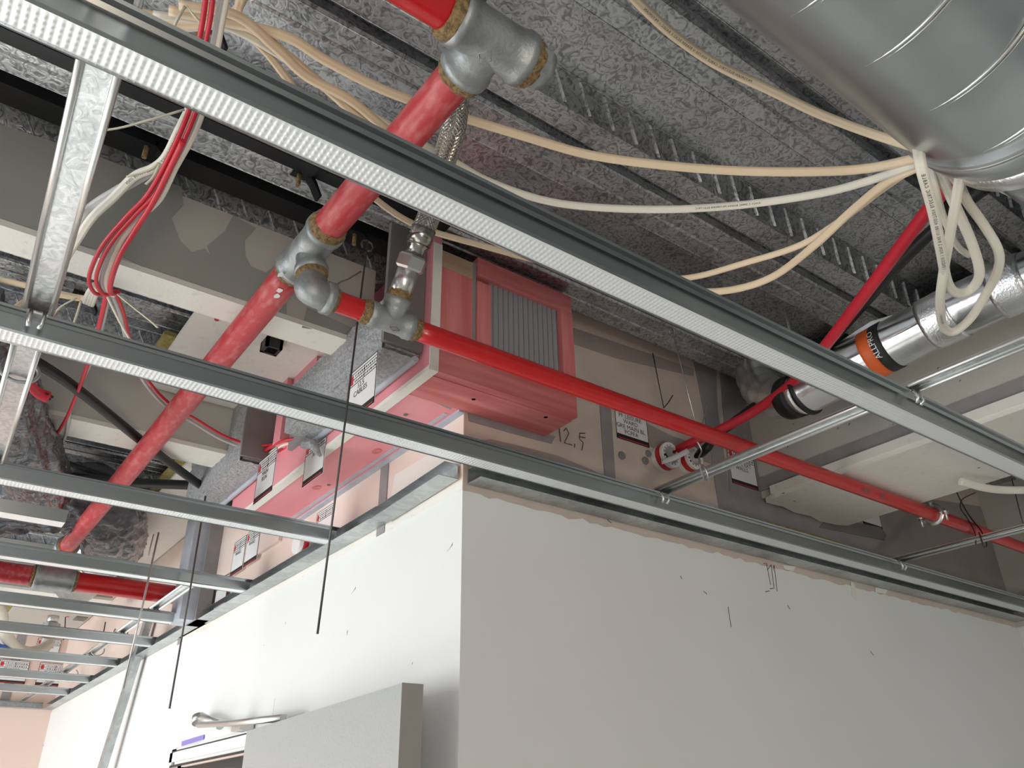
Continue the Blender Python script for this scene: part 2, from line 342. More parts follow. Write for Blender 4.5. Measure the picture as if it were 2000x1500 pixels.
# ---- far wall, side wall
g = G(); g.box(-3.6, WX+.1, FY, FY+.1, -1.95, ZL+.1); wf = g.build('wall_far', 'farpink', **STR)
g = G(); g.box(SX, SX+.1, -.9, WY, -1.95, ZL+.1); wsd = g.build('wall_side', 'boxed', **STR)
g = G(); g.box(SX-.002, SX, -.9, WY-.002, -1.95, .636); g.build('paint_skin', 'white', wsd)
g = G(); g.box(SX-.004, SX, .9, 1.05, .66, 1.18); g.build('joint_strip', 'joint', wsd)
for (x0, z0, z1) in ((.62, .66, 1.18), (.35, .66, 1.18)):
    g = G(); g.box(x0, x0+.05, FY-.004, FY, z0, z1); g.build('joint_strip', 'joint', wf)
for i in range(7):                            # scalloped grey jointing on the far wall
    x = -.05+.105*i; g = G(); g.prism([P(x+.05*math.cos(a), FY-.003, .93+.06*math.sin(a)) for a in [k*math.pi/8 for k in range(9)]], (0, .002, 0)); g.build('joint_patch', 'joint', wf)
for (px, py) in ((87, 1456), (107, 1378), (5, 1369), (96, 1434)):
    c = Yp(px, py, FY-.004); g = G().tube([c, c+Vector((0, .004, 0))], .008, 8); g.build('board_screw', 'skim', wf)
g = G(); g.box(-3.6, 5, -3.6, -3.5, -1.95, -1.3); g.box(-3.6, 5, -3.6, -3.5, .42, ZL+.1); g.box(-3.6, -2.9, -3.6, -3.5, -1.3, .42); g.box(-.3, 5, -3.6, -3.5, -1.3, .42); g.build('wall_rear', 'white', **STR)
g = G(); g.box(-3.7, -3.6, -3.6, FY+.1, -1.95, -1.56); g.box(-3.7, -3.6, -3.6, FY+.1, .57, ZL+.1); g.box(-3.7, -3.6, -3.6, 1.8, -1.56, .57); g.build('wall_window', 'white', **STR)
g = G(); g.box(4.9, 5, -3.6, -.9, -1.95, ZL+.1); g.box(SX+.1, 5, -1, -.9, -1.95, ZL+.1); g.build('wall_end', 'white', **STR)
# ---- door in the left wall: frame, leaf, closer
dr = thing('door_1', P(WX, 2.7, -1.95), '', ''); del dr['label'], dr['category']; dr['kind'] = 'structure'
g = G(); ZD = .255
for (o_, t_, dep) in ((0, .05, .010), (.012, .030, .018)):
    g.box(WX-dep, WX, 2.22+o_, 2.22+o_+t_, -1.95, ZD-o_); g.box(WX-dep, WX, 3.19-o_-t_, 3.19-o_, -1.95, ZD-o_); g.box(WX-dep, WX, 2.22+o_, 3.19-o_, ZD-o_-t_, ZD-o_)
g.build('door_frame', 'whitep', dr)
g = G(); g.box(WX-.0185, WX-.0175, 2.25, 3.16, .196, .203); g.box(WX-.0105, WX-.0095, 2.23, 3.18, .246, .250); g.box(WX-.0185, WX-.0175, 3.150, 3.158, -1.95, .2); g.box(WX-.0105, WX-.0095, 3.178, 3.184, -1.95, .25); g.build('frame_line', 'black', dr)
g = G(); g.box(WX+.0, WX+.05, 3.09, 3.13, -1.95, .2); g.box(WX, WX+.05, 2.24, 2.30, -1.95, .2); g.box(WX+.01, WX+.06, 2.25, 3.13, .17, .205); g.build('door_seal', 'black', dr)
g = G(); g.box(WX-.0022, WX-.0015, 2.32, 3.24, ZD+.001, ZD+.07); g.build('door_lining', 'white', dr)
g = G(); g.box(2.0, 2.05, 1.6, 5.5, -1.95, 1.1); g.build('wall_beyond', 'yellow', dr)
g = G(); g.box(1.35, 1.40, 2.35, 2.68, -1.95, .5); g.build('dark_curtain', 'dark', dr)
lf = thing('door_leaf', P(.86, 2.0, -1.95), 'grey painted door leaf folded open against white wall near its corner', 'door')
A = Zp(785, 1334, .24); B = Zp(482, 1428, .24); d = (B-A).normalized(); nn = Vector((-d.y, d.x, 0)); nn = nn if nn.x > 0 else -nn
bt = [A, B, B+nn*.044, A+nn*.044]
G().quadbox([p-Vector((0, 0, 2.19)) for p in bt], bt).build('leaf', 'doorp', lf)
e = [A-d*.001, A, A+nn*.0445, A-d*.001+nn*.0445]
G().quadbox([p-Vector((0, 0, 2.19)) for p in e], [p+Vector((0, 0, .0008)) for p in e]).build('leaf_edge', 'dooredge', lf, label='darker door edge')
cl = thing('door_closer_arm', Xp(450, 1415, .87), 'silver door closer arm above the door frame', 'door closer')
g = G(); g.tube([Xp(388, 1416, .83), Xp(470, 1411, .84), Xp(553, 1402, .85)], .009, 10); g.build('arm', 'steel', cl)
g = G(); g.tube([Xp(385, 1405, .87), Xp(400, 1403, .86), Xp(430, 1416, .87)], .014, 12); g.tube([Xp(389, 1399, .86), Xp(389, 1412, .86)], .022, 14); g.build('elbow_link', 'steel', cl)
c = Xp(470, 1420, .88); g = G(); g.quadbox([c+Vector((x, y, -.012)) for x, y in ((-.02, -.05), (.02, -.05), (.02, .02), (-.02, .02))], [c+Vector((x, y, .014)) for x, y in ((-.02, -.05), (.02, -.05), (.02, .02), (-.02, .02))]); g.build('bracket', 'steel', cl)
q = [Xp(355, 1448, WX-.006), Xp(398, 1435, WX-.006), Xp(397, 1444, WX-.006), Xp(354, 1457, WX-.006)]
G().prism(q, (.0012, 0, 0)).build('masking_tape', 'purple', **T('strip of purple tape on the white lining above the door', 'tape'))

# ================================================================== boxed beams between the deck bays
def beam(y0, y1, zb, x1, label, mside='boxed', msoff='white'):
    b = thing('boxed_beam', P(0, (y0+y1)/2, zb), label, 'beam', None)
    g = G(); g.box(-1.5, x1, y0, y0+.013, zb, ZL+.01); g.build('side_board', mside, b)
    g = G(); g.box(-1.5, x1, y1-.013, y1, zb, ZL+.01); g.build('side_board', mside, b)
    g = G(); g.box(-1.5, x1+.003, y0-.004, y1+.002, zb-.013, zb-.0005); g.build('soffit_board', 'cream', b)
    return b
b1 = beam(1.480, 1.556, .984, .705, 'nearest boxed beam, grey primed side with pale patches and white underside')
b2 = beam(2.26, 2.375, .984, .70, 'middle boxed beam, behind the second ceiling channel, with white underside')
b3 = beam(4.25, 4.42, .984, .80, 'farthest boxed beam, beige, behind the low red pipe')
def bpatch(pix, mm, b, y, name='primer_patch', d=.0015):
    G().prism([Yp(a, c, y-d) for a, c in pix], (0, d*.8, 0)).build(name, mm, b)
bpatch([(0, 243), (170, 298), (355, 365), (358, 400), (335, 425), (352, 470), (375, 492), (400, 485), (412, 500), (405, 480), (440, 450), (455, 420), (500, 445), (478, 470), (480, 500), (490, 520), (520, 532), (535, 520), (560, 560), (560, 618), (300, 530), (230, 497), (170, 482), (0, 425)], 'greenskim', b1, 1.480)
bpatch([(590, 640), (730, 660), (640, 618), (600, 600)], 'greenskim', b1, 1.480)
g = G(); g.tube([Yp(640, 590, 1.478), Yp(648, 565, 1.477), Yp(665, 550, 1.477), Yp(680, 545, 1.477), Yp(705, 530, 1.477)], .0015, 6); g.build('pencil_line', 'joint', b1)
bpatch([(262, 1000), (330, 1010), (328, 1030), (262, 1020)], 'skim', b3, 4.25)
bpatch([(215, 1015), (330, 1040), (332, 1050), (215, 1030)], 'cream', b3, 4.25)
for px, py in ((278, 1101), (293, 1024)):
    bpatch([(px-8, py-3), (px-2, py-6), (px+7, py), (px+6, py+5), (px-4, py+4)], 'dark', b3, 4.25, 'chip')
# flat soffit boards closing the ends of the deck bays
def soffit(name, x0, y0, y1, x1, z, label):
    o = thing(name, P((x0+x1)/2, (y0+y1)/2, z), label, 'ceiling board')
    G().box(x0, x1, y0, y1, z, z+.012).build('board', 'boxed' if y0 > 3.9 else 'cream', o)
    g = G(); g.box(x0-.03, x0, y0+.36, y1-.10, z+.010, z+.022); g.build('mineral_wool', 'wool', o, kind='stuff')
    return o
s1 = soffit('soffit_board', .385, 1.60, 2.255, .75, 1.12, 'pale board with black socket between the first two boxed beams')
s2 = soffit('soffit_board', .66, 2.378, 4.22, .90, 1.12, 'pale board with a red spot beyond the middle boxed beam')
s3 = soffit('soffit_board', .50, 4.45, 5.85, .90, 1.10, 'pale speckled board over the farthest channels, by the pink wall')
for (o, px, py, z) in ((s1, 423, 625, 1.118), (s1, 624, 685, 1.118), (s2, 392, 920, 1.118), (s3, 162, 1182, 1.098), (s3, 160, 1267, 1.098), (s3, 132, 1205, 1.098)):
    c = Zp(px, py, z); g = G().tube([c, c+Vector((0, 0, .002))], .006 if z > 1.1 else .009, 8); g.build('paint_spot', 'redink', o)
for (px, py) in ((157, 1208), (135, 1238)):
    c = Zp(px, py, 1.098); G().box(c.x-.03, c.x+.03, c.y-.05, c.y+.05, 1.094, 1.099).build('square_hole', 'dark', s3)
# black socket
c = Zp(530, 680, 1.10); o = thing('black_socket', c, 'small black square fixing on the pale board', 'fixing')
g = G()
for sx in (-1, 1): g.box(c.x+sx*.018-.004, c.x+sx*.018+.004, c.y-.022, c.y+.022, 1.092, 1.12); 
for sy in (-1, 1): g.box(c.x-.022, c.x+.022, c.y+sy*.018-.004, c.y+sy*.018+.004, 1.092, 1.12)
g.build('collar', 'black', o); G().box(c.x-.010, c.x+.010, c.y-.010, c.y+.010, 1.112, 1.119).build('centre', 'whitep', o)
# beam on the right, running away from wall to camera
rb = thing('boxed_beam', P(2.1, .6, .84), 'wide boxed beam at right with grey striped side and broken white underside', 'beam')
G().box(1.955, 1.975, -1.2, WY-.004, .842, ZL+.01).build('side_board', 'boxed', rb)
G().box(2.30, 2.32, -1.2, WY-.004, .842, ZL+.01).build('side_board', 'boxed', rb)
q = [(1.938, -1.2), (1.938, 1.33), (1.95, 1.372), (2.02, 1.365), (2.09, 1.378), (2.16, 1.37), (2.22, 1.384), (2.30, 1.375), (2.335, 1.36), (2.335, -1.2)]
G().prism([P(x, y, .824) for x, y in q][::-1], (0, 0, .015)).build('soffit_board', 'cream', rb)
G().box(1.934, 1.952, -1.2, 1.34, .838, .862).build('board_edge', 'cream', rb)
G().box(1.950, 1.954, -1.2, WY-.004, .864, .905).build('joint_strip', 'joint', rb)
G().box(1.950, 1.9545, -1.2, WY-.10, 1.10, 1.13).build('joint_strip', 'joint', rb)
g = G(); rr = random.Random(3)
for _ in range(34):
    yy = rr.gauss(1.02, .14); zz = rr.gauss(1.0, .04); s_ = rr.uniform(.001, .0035)
    if yy < WY-.02: g.prism([P(1.953, yy-s_, zz), P(1.953, yy, zz+s_), P(1.953, yy+s_, zz-s_)], (.001, 0, 0))
g.build('splashes', 'dark', rb, kind='stuff')
g = G()
for px, py in ((1912, 914), (1530, 964), (1552, 979)):
    c = Zp(px, py, .823); g.tube([c, c+Vector((0, 0, .002))], .003, 6)
g.build('screw_holes', 'dark', rb)

# ================================================================== timber lined wall head round the corner
tb = thing('timber_head_lining', P(.83, 1.5, .83), 'red stained timber lining wrapped round the wall head above the corner', 'timber lining')
X0, X1, Y0, Y1, Z0 = .757, 1.137, 1.265, 2.42, .83
G().box(X0, .9, Y0+.04, Y1, Z0, Z0+.018).build('soffit_plank', 'pinkwood', tb)                     # long pink underside along the left wall
G().box(X0, X1, Y0, Y0+.022, Z0, .905).build('face_rail', 'redwoodx', tb)
G().box(X0, X1, Y0+.0225, WY-.004, Z0-.002, Z0+.02).build('soffit_plank', 'redwoodx', tb)
G().box(X1-.02, X1, Y0+.0225, WY-.004, Z0+.021, 1.165).build('side_board', 'redwood', tb)
G().box(X0, .845, Y0+.004, Y0+.026, .906, 1.10).build('face_board', 'redwood', tb)
G().box(X0, .845, Y0+.003, Y0+.026, 1.10, 1.145).build('face_board', 'rawwood', tb, label='unstained timber end')
G().box(.857, .895, Y0+.002, Y0+.024, .906, 1.10).build('stud', 'redwood', tb)
G().box(.846, .856, Y0+.007, Y0+.026, .906, 1.15).build('caulk_joint', 'joint', tb)
G().box(1.10, X1, Y0-.002, Y0+.02, .906, 1.115).build('stud', 'redwood', tb)
G().box(.857, X1, Y0, Y0+.022, 1.115, 1.165).build('face_rail', 'redwoodx', tb)
g = G()
for i in range(14):
    x = .896+(1.10-.896)*i/14; g.prism([P(x, Y0+.014, .906), P(x+.0073, Y0+.009, .906), P(x+.0146, Y0+.014, .906), P(x+.0146, Y0+.02, .906), P(x, Y0+.02, .906)], (0, 0, .21))
g.build('coated_batt', 'batt', tb)
G().box(.735, X0-.0005, Y0-.004, Y1, Z0-.004, 1.17).build('fire_board', 'pinkwood', tb)
G().box(.734, X0-.0003, Y0-.006, Y1+.001, Z0-.0055, Z0+.004).build('board_edge', 'cream', tb)
G().box(.735, X0-.0005, Y0-.0065, Y0-.0042, Z0, 1.15).build('board_edge', 'cream', tb)
G().box(.89, WX, Y0+.12, Y1, Z0-.006, Z0+.002).build('caulk_bead', 'caulk', tb)
G().box(.872, .882, 1.42, Y1, Z0-.0015, Z0+.001).build('caulk_bead', 'caulk', tb)
q = [Zp(a, b, Z0-.0012) for a, b in ((812, 770), (880, 800), (884, 794), (816, 766))]; G().prism(q, (0, 0, .001)).build('caulk_joint', 'joint', tb)
g = G()
for px, py in ((792, 811), (642, 948), (536, 1008), (925, 780), (1066, 815)):
    c = Zp(px, py, Z0-.002); g.tube([c, c+Vector((0, 0, .003))], .005, 8)
g.build('screw', 'dark', tb)
g = G()
for px, py in ((736, 882), (618, 953)):
    c = Zp(px, py, Z0-.001); g.add([c+Vector((.011*math.cos(a), .018*math.sin(a), 0)) for a in [k*math.pi/5 for k in range(10)]], [tuple(range(10))])
g.build('knot', 'redwood', tb)
# grey insulated boxes hanging on the outside of the fire board
def insbox(x0, y0, y1, zb, label, zt):
    o = thing('insulated_box', P(x0, (y0+y1)/2, zb), label, 'fire stopping')
    g = G(); nx, ny = 6, int((y1-y0)/.012)
    def hx(i, j, k): return noise.noise(Vector((i*.9, j*.9, k)))*.004
    nz = 26
    vs = [P(x0+hx(j, k, 3), y0+(y1-y0)*j/ny, zb+(zt-zb)*k/nz) for j in range(ny+1) for k in range(nz+1)]
    g.add(vs, [(j*(nz+1)+k, j*(nz+1)+k+1, (j+1)*(nz+1)+k+1, (j+1)*(nz+1)+k) for j in range(ny) for k in range(nz)], True)
    g.box(x0+.008, .733, y0+.002, y1-.002, zb+.008, zt); g.build('mortar_face', 'mortar', o)
    g = G(); vs = [P(x0+(.733-x0)*i/nx, y0+(y1-y0)*j/ny, zb+hx(i, j, 9)) for i in range(nx+1) for j in range(ny+1)]
    g.add(vs, [(i*(ny+1)+j, i*(ny+1)+j+1, (i+1)*(ny+1)+j+1, (i+1)*(ny+1)+j) for i in range(nx) for j in range(ny)], True); g.build('mortar_ledge', 'mortar', o)
    G().box(x0-.003, .733, y0-.012, y0-.0005, zb+.012, ZL).build('end_board', 'dark', o)
    g = G(); g.tube([P(.725, y0, zb-.001), P(.725, y1, zb-.001)], .008, 8); g.build('caulk_bead', 'caulk', o)
    return o
ib1 = insbox(.645, 1.30, 1.80, .865, 'rough grey mortar box beside the nearest beam end', .99)
ib2 = insbox(.645, 2.12, 2.62, .905, 'rough grey mortar box where red and white cables enter, with dark end board', 1.17)
o = thing('timber_noggin', P(.71, 1.95, .9), 'pink timber piece between the two grey mortar boxes', 'timber')
G().box(.700, .7345, 1.98, 2.03, .93, 1.16).build('stud', 'pinkwood', o); G().box(.715, .7345, 1.82, 1.97, 1.05, 1.16).build('board', 'pinkwood', o)
G().box(.722, .7345, 1.82, 1.97, .90, 1.05).build('coated_batt', 'batt', o)
g = G(); g.tube([Zp(690, 690, 1.108), Zp(645, 725, 1.108), Zp(600, 765, 1.108)], .012, 8); g.build('caulk_bead', 'caulk', **T('thick blue grey caulk bead where pale board meets pink timber', 'caulk'))

# ================================================================== ceiling grid
NL = ['ceiling channel nearest the camera, crossing in front of the thick red pipe', 'second ceiling channel, running along the top of the grey wall', 'third ceiling channel, ending on the white wall below the pink ledge',
      'fourth ceiling channel, just above the low horizontal red pipe', 'fifth ceiling channel, just below the low horizontal red pipe', 'sixth ceiling channel, meeting the leaning steel stud', 'seventh ceiling channel from the camera, beyond the leaning stud',
      'eighth ceiling channel from the camera, second from the pink wall', 'ninth and farthest full ceiling channel, nearest the pink wall']
def batten(y, x0, x1, label, fine):
    b = thing('ceiling_channel', P((x0+x1)/2, y, GZ), label, 'ceiling channel', 'ceiling channels of the grid')
    h = .024; t = .0008
    pr = [(-h-.018, GZ+.0275), (-h-.020, GZ+.030), (-h-.008, GZ+.030), (-h-.004, GZ+.026), (-h, GZ+.002), (-h+.004, GZ), (-h+.005, GZ+.0018)]
    def strip(pts, name, mm):
        ring = pts+[(a, b_+t) for a, b_ in pts[::-1]]
        vs = [P(x, y+a, b_) for x in (x0, x1) for a, b_ in ring]; n = len(ring)
        G().add(vs, [(j, (j+1) % n, n+(j+1) % n, n+j) for j in range(n)]+[tuple(range(n))[::-1], tuple(range(n, 2*n))]).build(name, mm, b)
    strip(pr, 'side_flange', 'galv'); strip([(-a, b_) for a, b_ in pr[::-1]], 'side_flange', 'galv')
    # knurled face: real dimples
    g = G(); pit = .0072 if fine else .02; n = int((x1-x0)/pit*4); m_ = 20 if fine else 8
    vs = []
    for i in range(n+1):
        x = x0+(x1-x0)*i/n
        for j in range(m_+1):
            a = -h+.004+(2*h-.008)*j/m_
            f = max(0, math.sin(i*math.pi/2))*(.25+.75*max(0, math.sin(j*math.pi/2))) if 1 < j < m_-1 else 0
            vs.append(P(x, y+a, GZ+.0016-(.0024 if fine else .0012)*f))
    g.add(vs, [(i*(m_+1)+j, (i+1)*(m_+1)+j, (i+1)*(m_+1)+j+1, i*(m_+1)+j+1) for i in range(n) for j in range(m_)], True)
    g.build('knurled_face', 'galv_lit', b)
    return b
BY = [.662, 1.288, 1.945, 2.552, 3.115, 3.580, 4.127, 4.666, 5.162]
for i, y in enumerate(BY):
    batten(y, -.9, (2.9, SX-.01)[i] if i < 2 else WX-.045, NL[i], i < 3)
o = thing('ceiling_channel', P(0, 2.27, GZ), 'short cut length of ceiling channel ending in mid air below the wrapped duct', 'ceiling channel')
yy = Zp(60, 1015, GZ).y; xe = Zp(128, 1020, GZ).x
G().box(-.9, xe, yy-.022, yy+.022, GZ, GZ+.003).build('knurled_face', 'galv_lit', o)
for s_ in (-1, 1): G().quadbox([P(-.9, yy+s_*.0225, GZ), P(xe, yy+s_*.0225, GZ), P(xe, yy+s_*.034, GZ+.027), P(-.9, yy+s_*.034, GZ+.027)], [P(-.9, yy+s_*.0215, GZ), P(xe, yy+s_*.0215, GZ), P(xe, yy+s_*.033, GZ+.027), P(-.9, yy+s_*.033, GZ+.027)]).build('side_flange', 'galv', o)
def strong(a, b, label, w_=.040, mm='strong'):
    a, b = Vector(a), Vector(b); o = thing('primary_channel', (a+b)/2, label, 'ceiling channel')
    h = w_/2
    g = G(); g.sweep([a, b], [(-h+.004, .010), (h-.004, .010), (h-.004, .011), (-h+.004, .011)], smooth=False); g.build('web', mm, o)
    for s_ in (-1, 1):
        lip = [(s_*(h-.002)+.0045*math.cos(t), .004+.0045*math.sin(t)) for t in [k*math.pi/4 for k in range(8)]]
        g = G(); g.sweep([a, b], lip); g.sweep([a, b], [(s_*(h-.002)-.001, .004), (s_*(h-.002)+.001, .004), (s_*(h-.004)+.001, .011), (s_*(h-.004)-.001, .011)], smooth=False); g.build('rolled_lip', 'steel', o)
    return o
ZS = GZ+.032
strong(P(.000, .50, ZS), P(.046, 1.26, ZS), 'bright primary channel at upper left, from the first to the second ceiling channel')
strong(P(.048, 1.33, ZS-.004), P(.074, 1.93, ZS-.004), 'primary channel at far left edge, in front of the black wrapped duct')
strong(P(1.385, -.2, ZS), P(1.375, 1.285, ZS), 'long bright primary channel rising to the right with a wire tie round it')
strong(P(2.42, -.2, ZS), P(2.39, 1.285, ZS), 'primary channel at lower right under the pipe clamp')
strong(P(3.28, .2, ZS), P(3.28, 1.285, ZS), 'last primary channel at the right edge, by the side wall')
strong(P(.722, 2.55, ZS), P(.730, 5.84, ZS), 'far primary channel crossing above the distant ceiling channels', .036)
def clip(c, label):
    o = thing('channel_clip', c, label, 'clip', 'clips joining the channels')
    g = G()
    for s_ in (-1, 1): g.tube([c+Vector((s_*.009, -.016, .004)), c+Vector((s_*.009, -.022, -.006)), c+Vector((s_*.009, -.024, -.016)), c+Vector((s_*.007, -.018, -.024))], .0032, 8)
    g.build('hook', 'steel', o); g = G(); g.quadbox([c+Vector((x, y, .0)) for x, y in ((-.014, -.018), (.014, -.018), (.014, .0), (-.014, .0))], [c+Vector((x, y, .003)) for x, y in ((-.014, -.018), (.014, -.018), (.014, .0), (-.014, .0))]); g.build('plate', 'steel', o)
for x, y, t_ in ((.046, 1.262, 'where the upper left primary channel meets the second channel'), (1.383, .635, 'under the first ceiling channel at right'), (1.376, 1.262, 'where the long right primary channel meets the wall channel'),
                 (2.39, 1.262, 'where the lower right primary channel meets the wall channel'), (3.28, 1.262, 'at the extreme right by the side wall')):
    clip(P(x, y, GZ+.028), 'small steel clip '+t_)
# perimeter tracks
def track(a, b, name, label, out, up=.03, flip=1):
    a, b = Vector(a), Vector(b); o = thing(name, (a+b)/2, label, 'wall track')
    sec = lambda q: q
    g = G(); g.sweep([a, b], [(0, 0), (out, 0), (out, .001), (0, .001)], smooth=False); g.build('bottom_flange', 'galvdull', o)
    g = G(); g.sweep([a, b], [(0, .0012), (.001*flip, .0012), (.001*flip, up), (0, up)], smooth=False); g.build('web', 'galvdull', o)
    g = G(); g.sweep([a, b], [(0, up), (out*.7, up), (out*.7, up+.001), (0, up+.001)], smooth=False); g.build('top_flange', 'galvdull', o)
    return o
track(P(WX-.006, 1.40, .668), P(WX-.008, 1.705, .655), 'wall_track', 'short tilted wall track by the outer corner on the white wall', -.050, .034, -1)
track(P(WX-.004, 1.715, GZ), P(WX-.004, FY-.01, GZ), 'wall_track', 'long wall track along the top of the white wall', -.050, .034, -1)
track(P(WX+.01, WY-.004, GZ-.004), P(SX-.005, WY-.004, GZ-.004), 'wall_track', 'wall track along the top of the shaded grey wall', .052, .034, 1)
track(P(-.9, FY-.004, GZ), P(WX-.06, FY-.004, GZ), 'wall_track', 'wall track along the top of the pink far wall', .050, .034, 1)
# leaning stud
a = Xp(275, 1238, .86); b_ = Xp(193, 1500, .84); dd = (b_-a).normalized()
o = thing('leaning_stud', b_+dd*.9, 'loose steel stud leaning against the white wall at left', 'stud')
a2 = a-dd*.10
G().sweep([a2, b_+dd*1.2], [(-.022, -.001), (.022, -.001), (.022, .001), (-.022, .001)], up=(1, 0, 0), smooth=False).build('web', 'galvdull', o)
for s_ in (-1, 1): G().sweep([a2, b_+dd*1.2], [(s_*.022, -.001), (s_*.0235, -.001), (s_*.0235, .028), (s_*.022, .028)], up=(1, 0, 0), smooth=False).build('flange', 'galvdull', o)

# ================================================================== black strip and clips in the deck
o = thing('black_deck_strip', P(0, 1.4, ZL), 'long flat black steel strip under the deck in front of the nearest beam', 'steel strip')
G().box(-1.5, .72, 1.362, 1.412, ZL+.004, ZL+.012).build('strip', 'blacksteel', o); G().box(-1.5, .72, 1.356, 1.360, ZL+.002, ZL+.03).build('edge_lip', 'blacksteel', o)
o2 = thing('black_deck_strip', P(0, 1.24, ZL), 'black strip standing for the shade in a deck groove, half hidden by the nearest ceiling channel', 'steel strip')
G().box(-1.5, .75, 1.218, 1.250, ZL-.008, ZL-.001).build('strip', 'blacksteel', o2)  # added slab, its black stands in for the shade inside the groove
def wedge(px, py, lab, rod=None):
    c = Zp(px, py, ZL-.01); o = thing('deck_hanger', c, lab, 'hanger')
    g = G(); g.box(c.x-.028, c.x+.004, c.y-.012, c.y+.012, c.z-EYE+.006, c.z-EYE+.022); g.build('wedge_nut', 'blacksteel', o)
    g = G(); g.prism([c+Vector(v) for v in ((.004, -.012, .02), (.022, -.012, -.004), (.036, -.012, -.034), (.031, -.012, -.036), (.016, -.012, -.008), (.0, -.012, .012))], (0, .022, 0)); g.build('tongue', 'blacksteel', o)
    g = G(); g.tube([c+Vector((-.012, 0, .012)), c+Vector((-.012, 0, -.022))], .005, 8); g.build('bolt', 'hemp', o)
wedge(595, 350, 'black deck hanger clip above the beam, clear of the pipes'); wedge(298, 296, 'black deck hanger clip behind the red cables at left'); wedge(702, 466, 'black deck hanger clip beside the red pipe tee')
wedge(165, 582, 'black deck hanger clip gripping the tied cables beyond the nearest beam'); wedge(405, 55, 'black deck hanger clip between cables at the top')

# ================================================================== sprinkler pipework
PZ = .92; MX = .4175
def ring(g, c, ax, r, w_, seg=24, rad2=None):
    ax = Vector(ax).normalized(); g.tube([c-ax*w_/2, c+ax*w_/2], r, seg)
def knob(name, parts, label, loc, cat):
    o = thing(name, loc, label, cat)
    for nm, mm, g in parts: g.build(nm, mm, o)
    return o
TY = 1.155; R0 = .0285
# main pipe in two lengths
def pipe(name, a, b, r, mm, label, seg=32):
    o = thing(name, (Vector(a)+Vector(b))/2, label, 'pipe'); n = 40
    G().tube([Vector(a)+(Vector(b)-Vector(a))*i/n for i in range(n+1)], r, seg).build('tube', mm, o); return o
pm1 = pipe('sprinkler_pipe', P(MX+.004, .655, PZ), P(MX, 1.085, PZ), R0, 'redold', 'thick scuffed red pipe between the top cross fitting and the tee')
pm2 = pipe('sprinkler_pipe', P(MX, 1.225, PZ), Zp(131, 1068, PZ), R0, 'redold', 'thick scuffed red pipe running down to the lower left')
rr = random.Random(9)
for px, py in ((546, 566), (541, 577), (548, 535)):
    c = Zp(px, py, PZ-.0275); G().add([c+Vector((.006*math.cos(a)*rr.uniform(.7, 1.2), .009*math.sin(a)*rr.uniform(.7, 1.2), -.0015)) for a in [k*math.pi/5 for k in range(10)]], [tuple(range(10))]).build('white_chip', 'whitep', pm2)
def fitting(name, c, run, rr_, L, branch, br, bl, label, bcol=1.25):
    c = Vector(c); run = Vector(run).normalized(); branch = Vector(branch).normalized()
    o = thing(name, c, label, 'pipe fitting')
    g = G()
    def prof(ax, l0, l1, r0, r1):
        pts = []; rad = []
        for t, r in l0: pts.append(c+ax*t); rad.append(r)
        g.tube(pts, 1, 28, rad=rad)
    prof(run, [(-L, rr_*1.20), (-L+.0005, rr_*bcol), (-L+.012, rr_*(bcol+.02)), (-L+.016, rr_*1.16), (-L*.4, rr_*1.12), (0, rr_*1.14), (L*.4, rr_*1.12), (L-.016, rr_*1.16), (L-.012, rr_*(bcol+.02)), (L-.0005, rr_*bcol), (L, rr_*1.20)], 0, 0, 0)
    prof(branch, [(0, br*1.10), (bl*.55, br*1.12), (bl-.016, br*1.14), (bl-.012, br*(bcol+.02)), (bl-.0005, br*bcol), (bl, br*1.2)], 0, 0, 0)
    g.build('body', 'fit', o)
    for ax, l, r in ((run, L, rr_), (-run, L, rr_), (branch, bl, br)):
        g = G(); p0 = c+ax*(l-.002); n = 7
        g.tube([p0+ax*.0029*k for k in range(n)], 1, 24, rad=[r*1.19, r*1.20, r*1.18, r*1.16, r*1.12, r*1.09, r*1.02]); 
        for v in g.v: v += Vector((random.uniform(-1, 1), random.uniform(-1, 1), random.uniform(-1, 1)))*.0013
        g.build('hemp_seal', 'hemp', o)
    return o
tc = P(MX, TY, PZ)
f1 = fitting('pipe_tee', tc, (0, 1, 0), R0, .072, (.12, -.12, -1), .0235, .056, 'grey cast tee on the thick red pipe, feeding the smaller branch')
# elbow from the tee branch to the branch pipe
bd = Vector((.12, -.12, -1)).normalized(); e0 = tc+bd*.060; BZ = .80; BYy = 1.112
e1 = Zp(650, 584, BZ); e1.y = BYy
cc = [e0, e0+bd*.012, Vector((e1.x-.030, e1.y, e1.z))+Vector((-.012, 0, .004)), Vector((e1.x-.012, e1.y, e1.z)), e1]
cc = smoothpath(cc, 6); n = len(cc)
o = thing('pipe_elbow', e0, 'grey cast elbow hanging below the thick red pipe tee', 'pipe fitting')
G().tube(cc, 1, 26, rad=[.0245 if i > 1 else .0255 for i in range(n)]).build('body', 'fit', o)
G().tube([e1-Vector((.016, 0, 0)), e1-Vector((.014, 0, 0)), e1-Vector((.001, 0, 0)), e1], 1, 26, rad=[.0245, .0290, .0290, .027]).build('collar', 'fit', o)
G().tube([e1, e1+Vector((.004, 0, 0)), e1+Vector((.008, 0, 0))], 1, 24, rad=[.025, .0235, .021]).build('hemp_seal', 'hemp', o)
RB_ = .0190
pipe('sprinkler_pipe', e1, Vector((Zp(728, 606, BZ).x, BYy, BZ+EYE)), RB_, 'red', 'short glossy red pipe between the grey elbow and the small tee')
t2 = Vector((Zp(772, 617, BZ).x, BYy, BZ+EYE)); hb = Vector((.02, -.42, .62)).normalized()
f2 = fitting('pipe_tee', t2, (1, 0, 0), RB_, .044, hb, .0195, .044, 'small grey cast tee with steel hose connector on top')
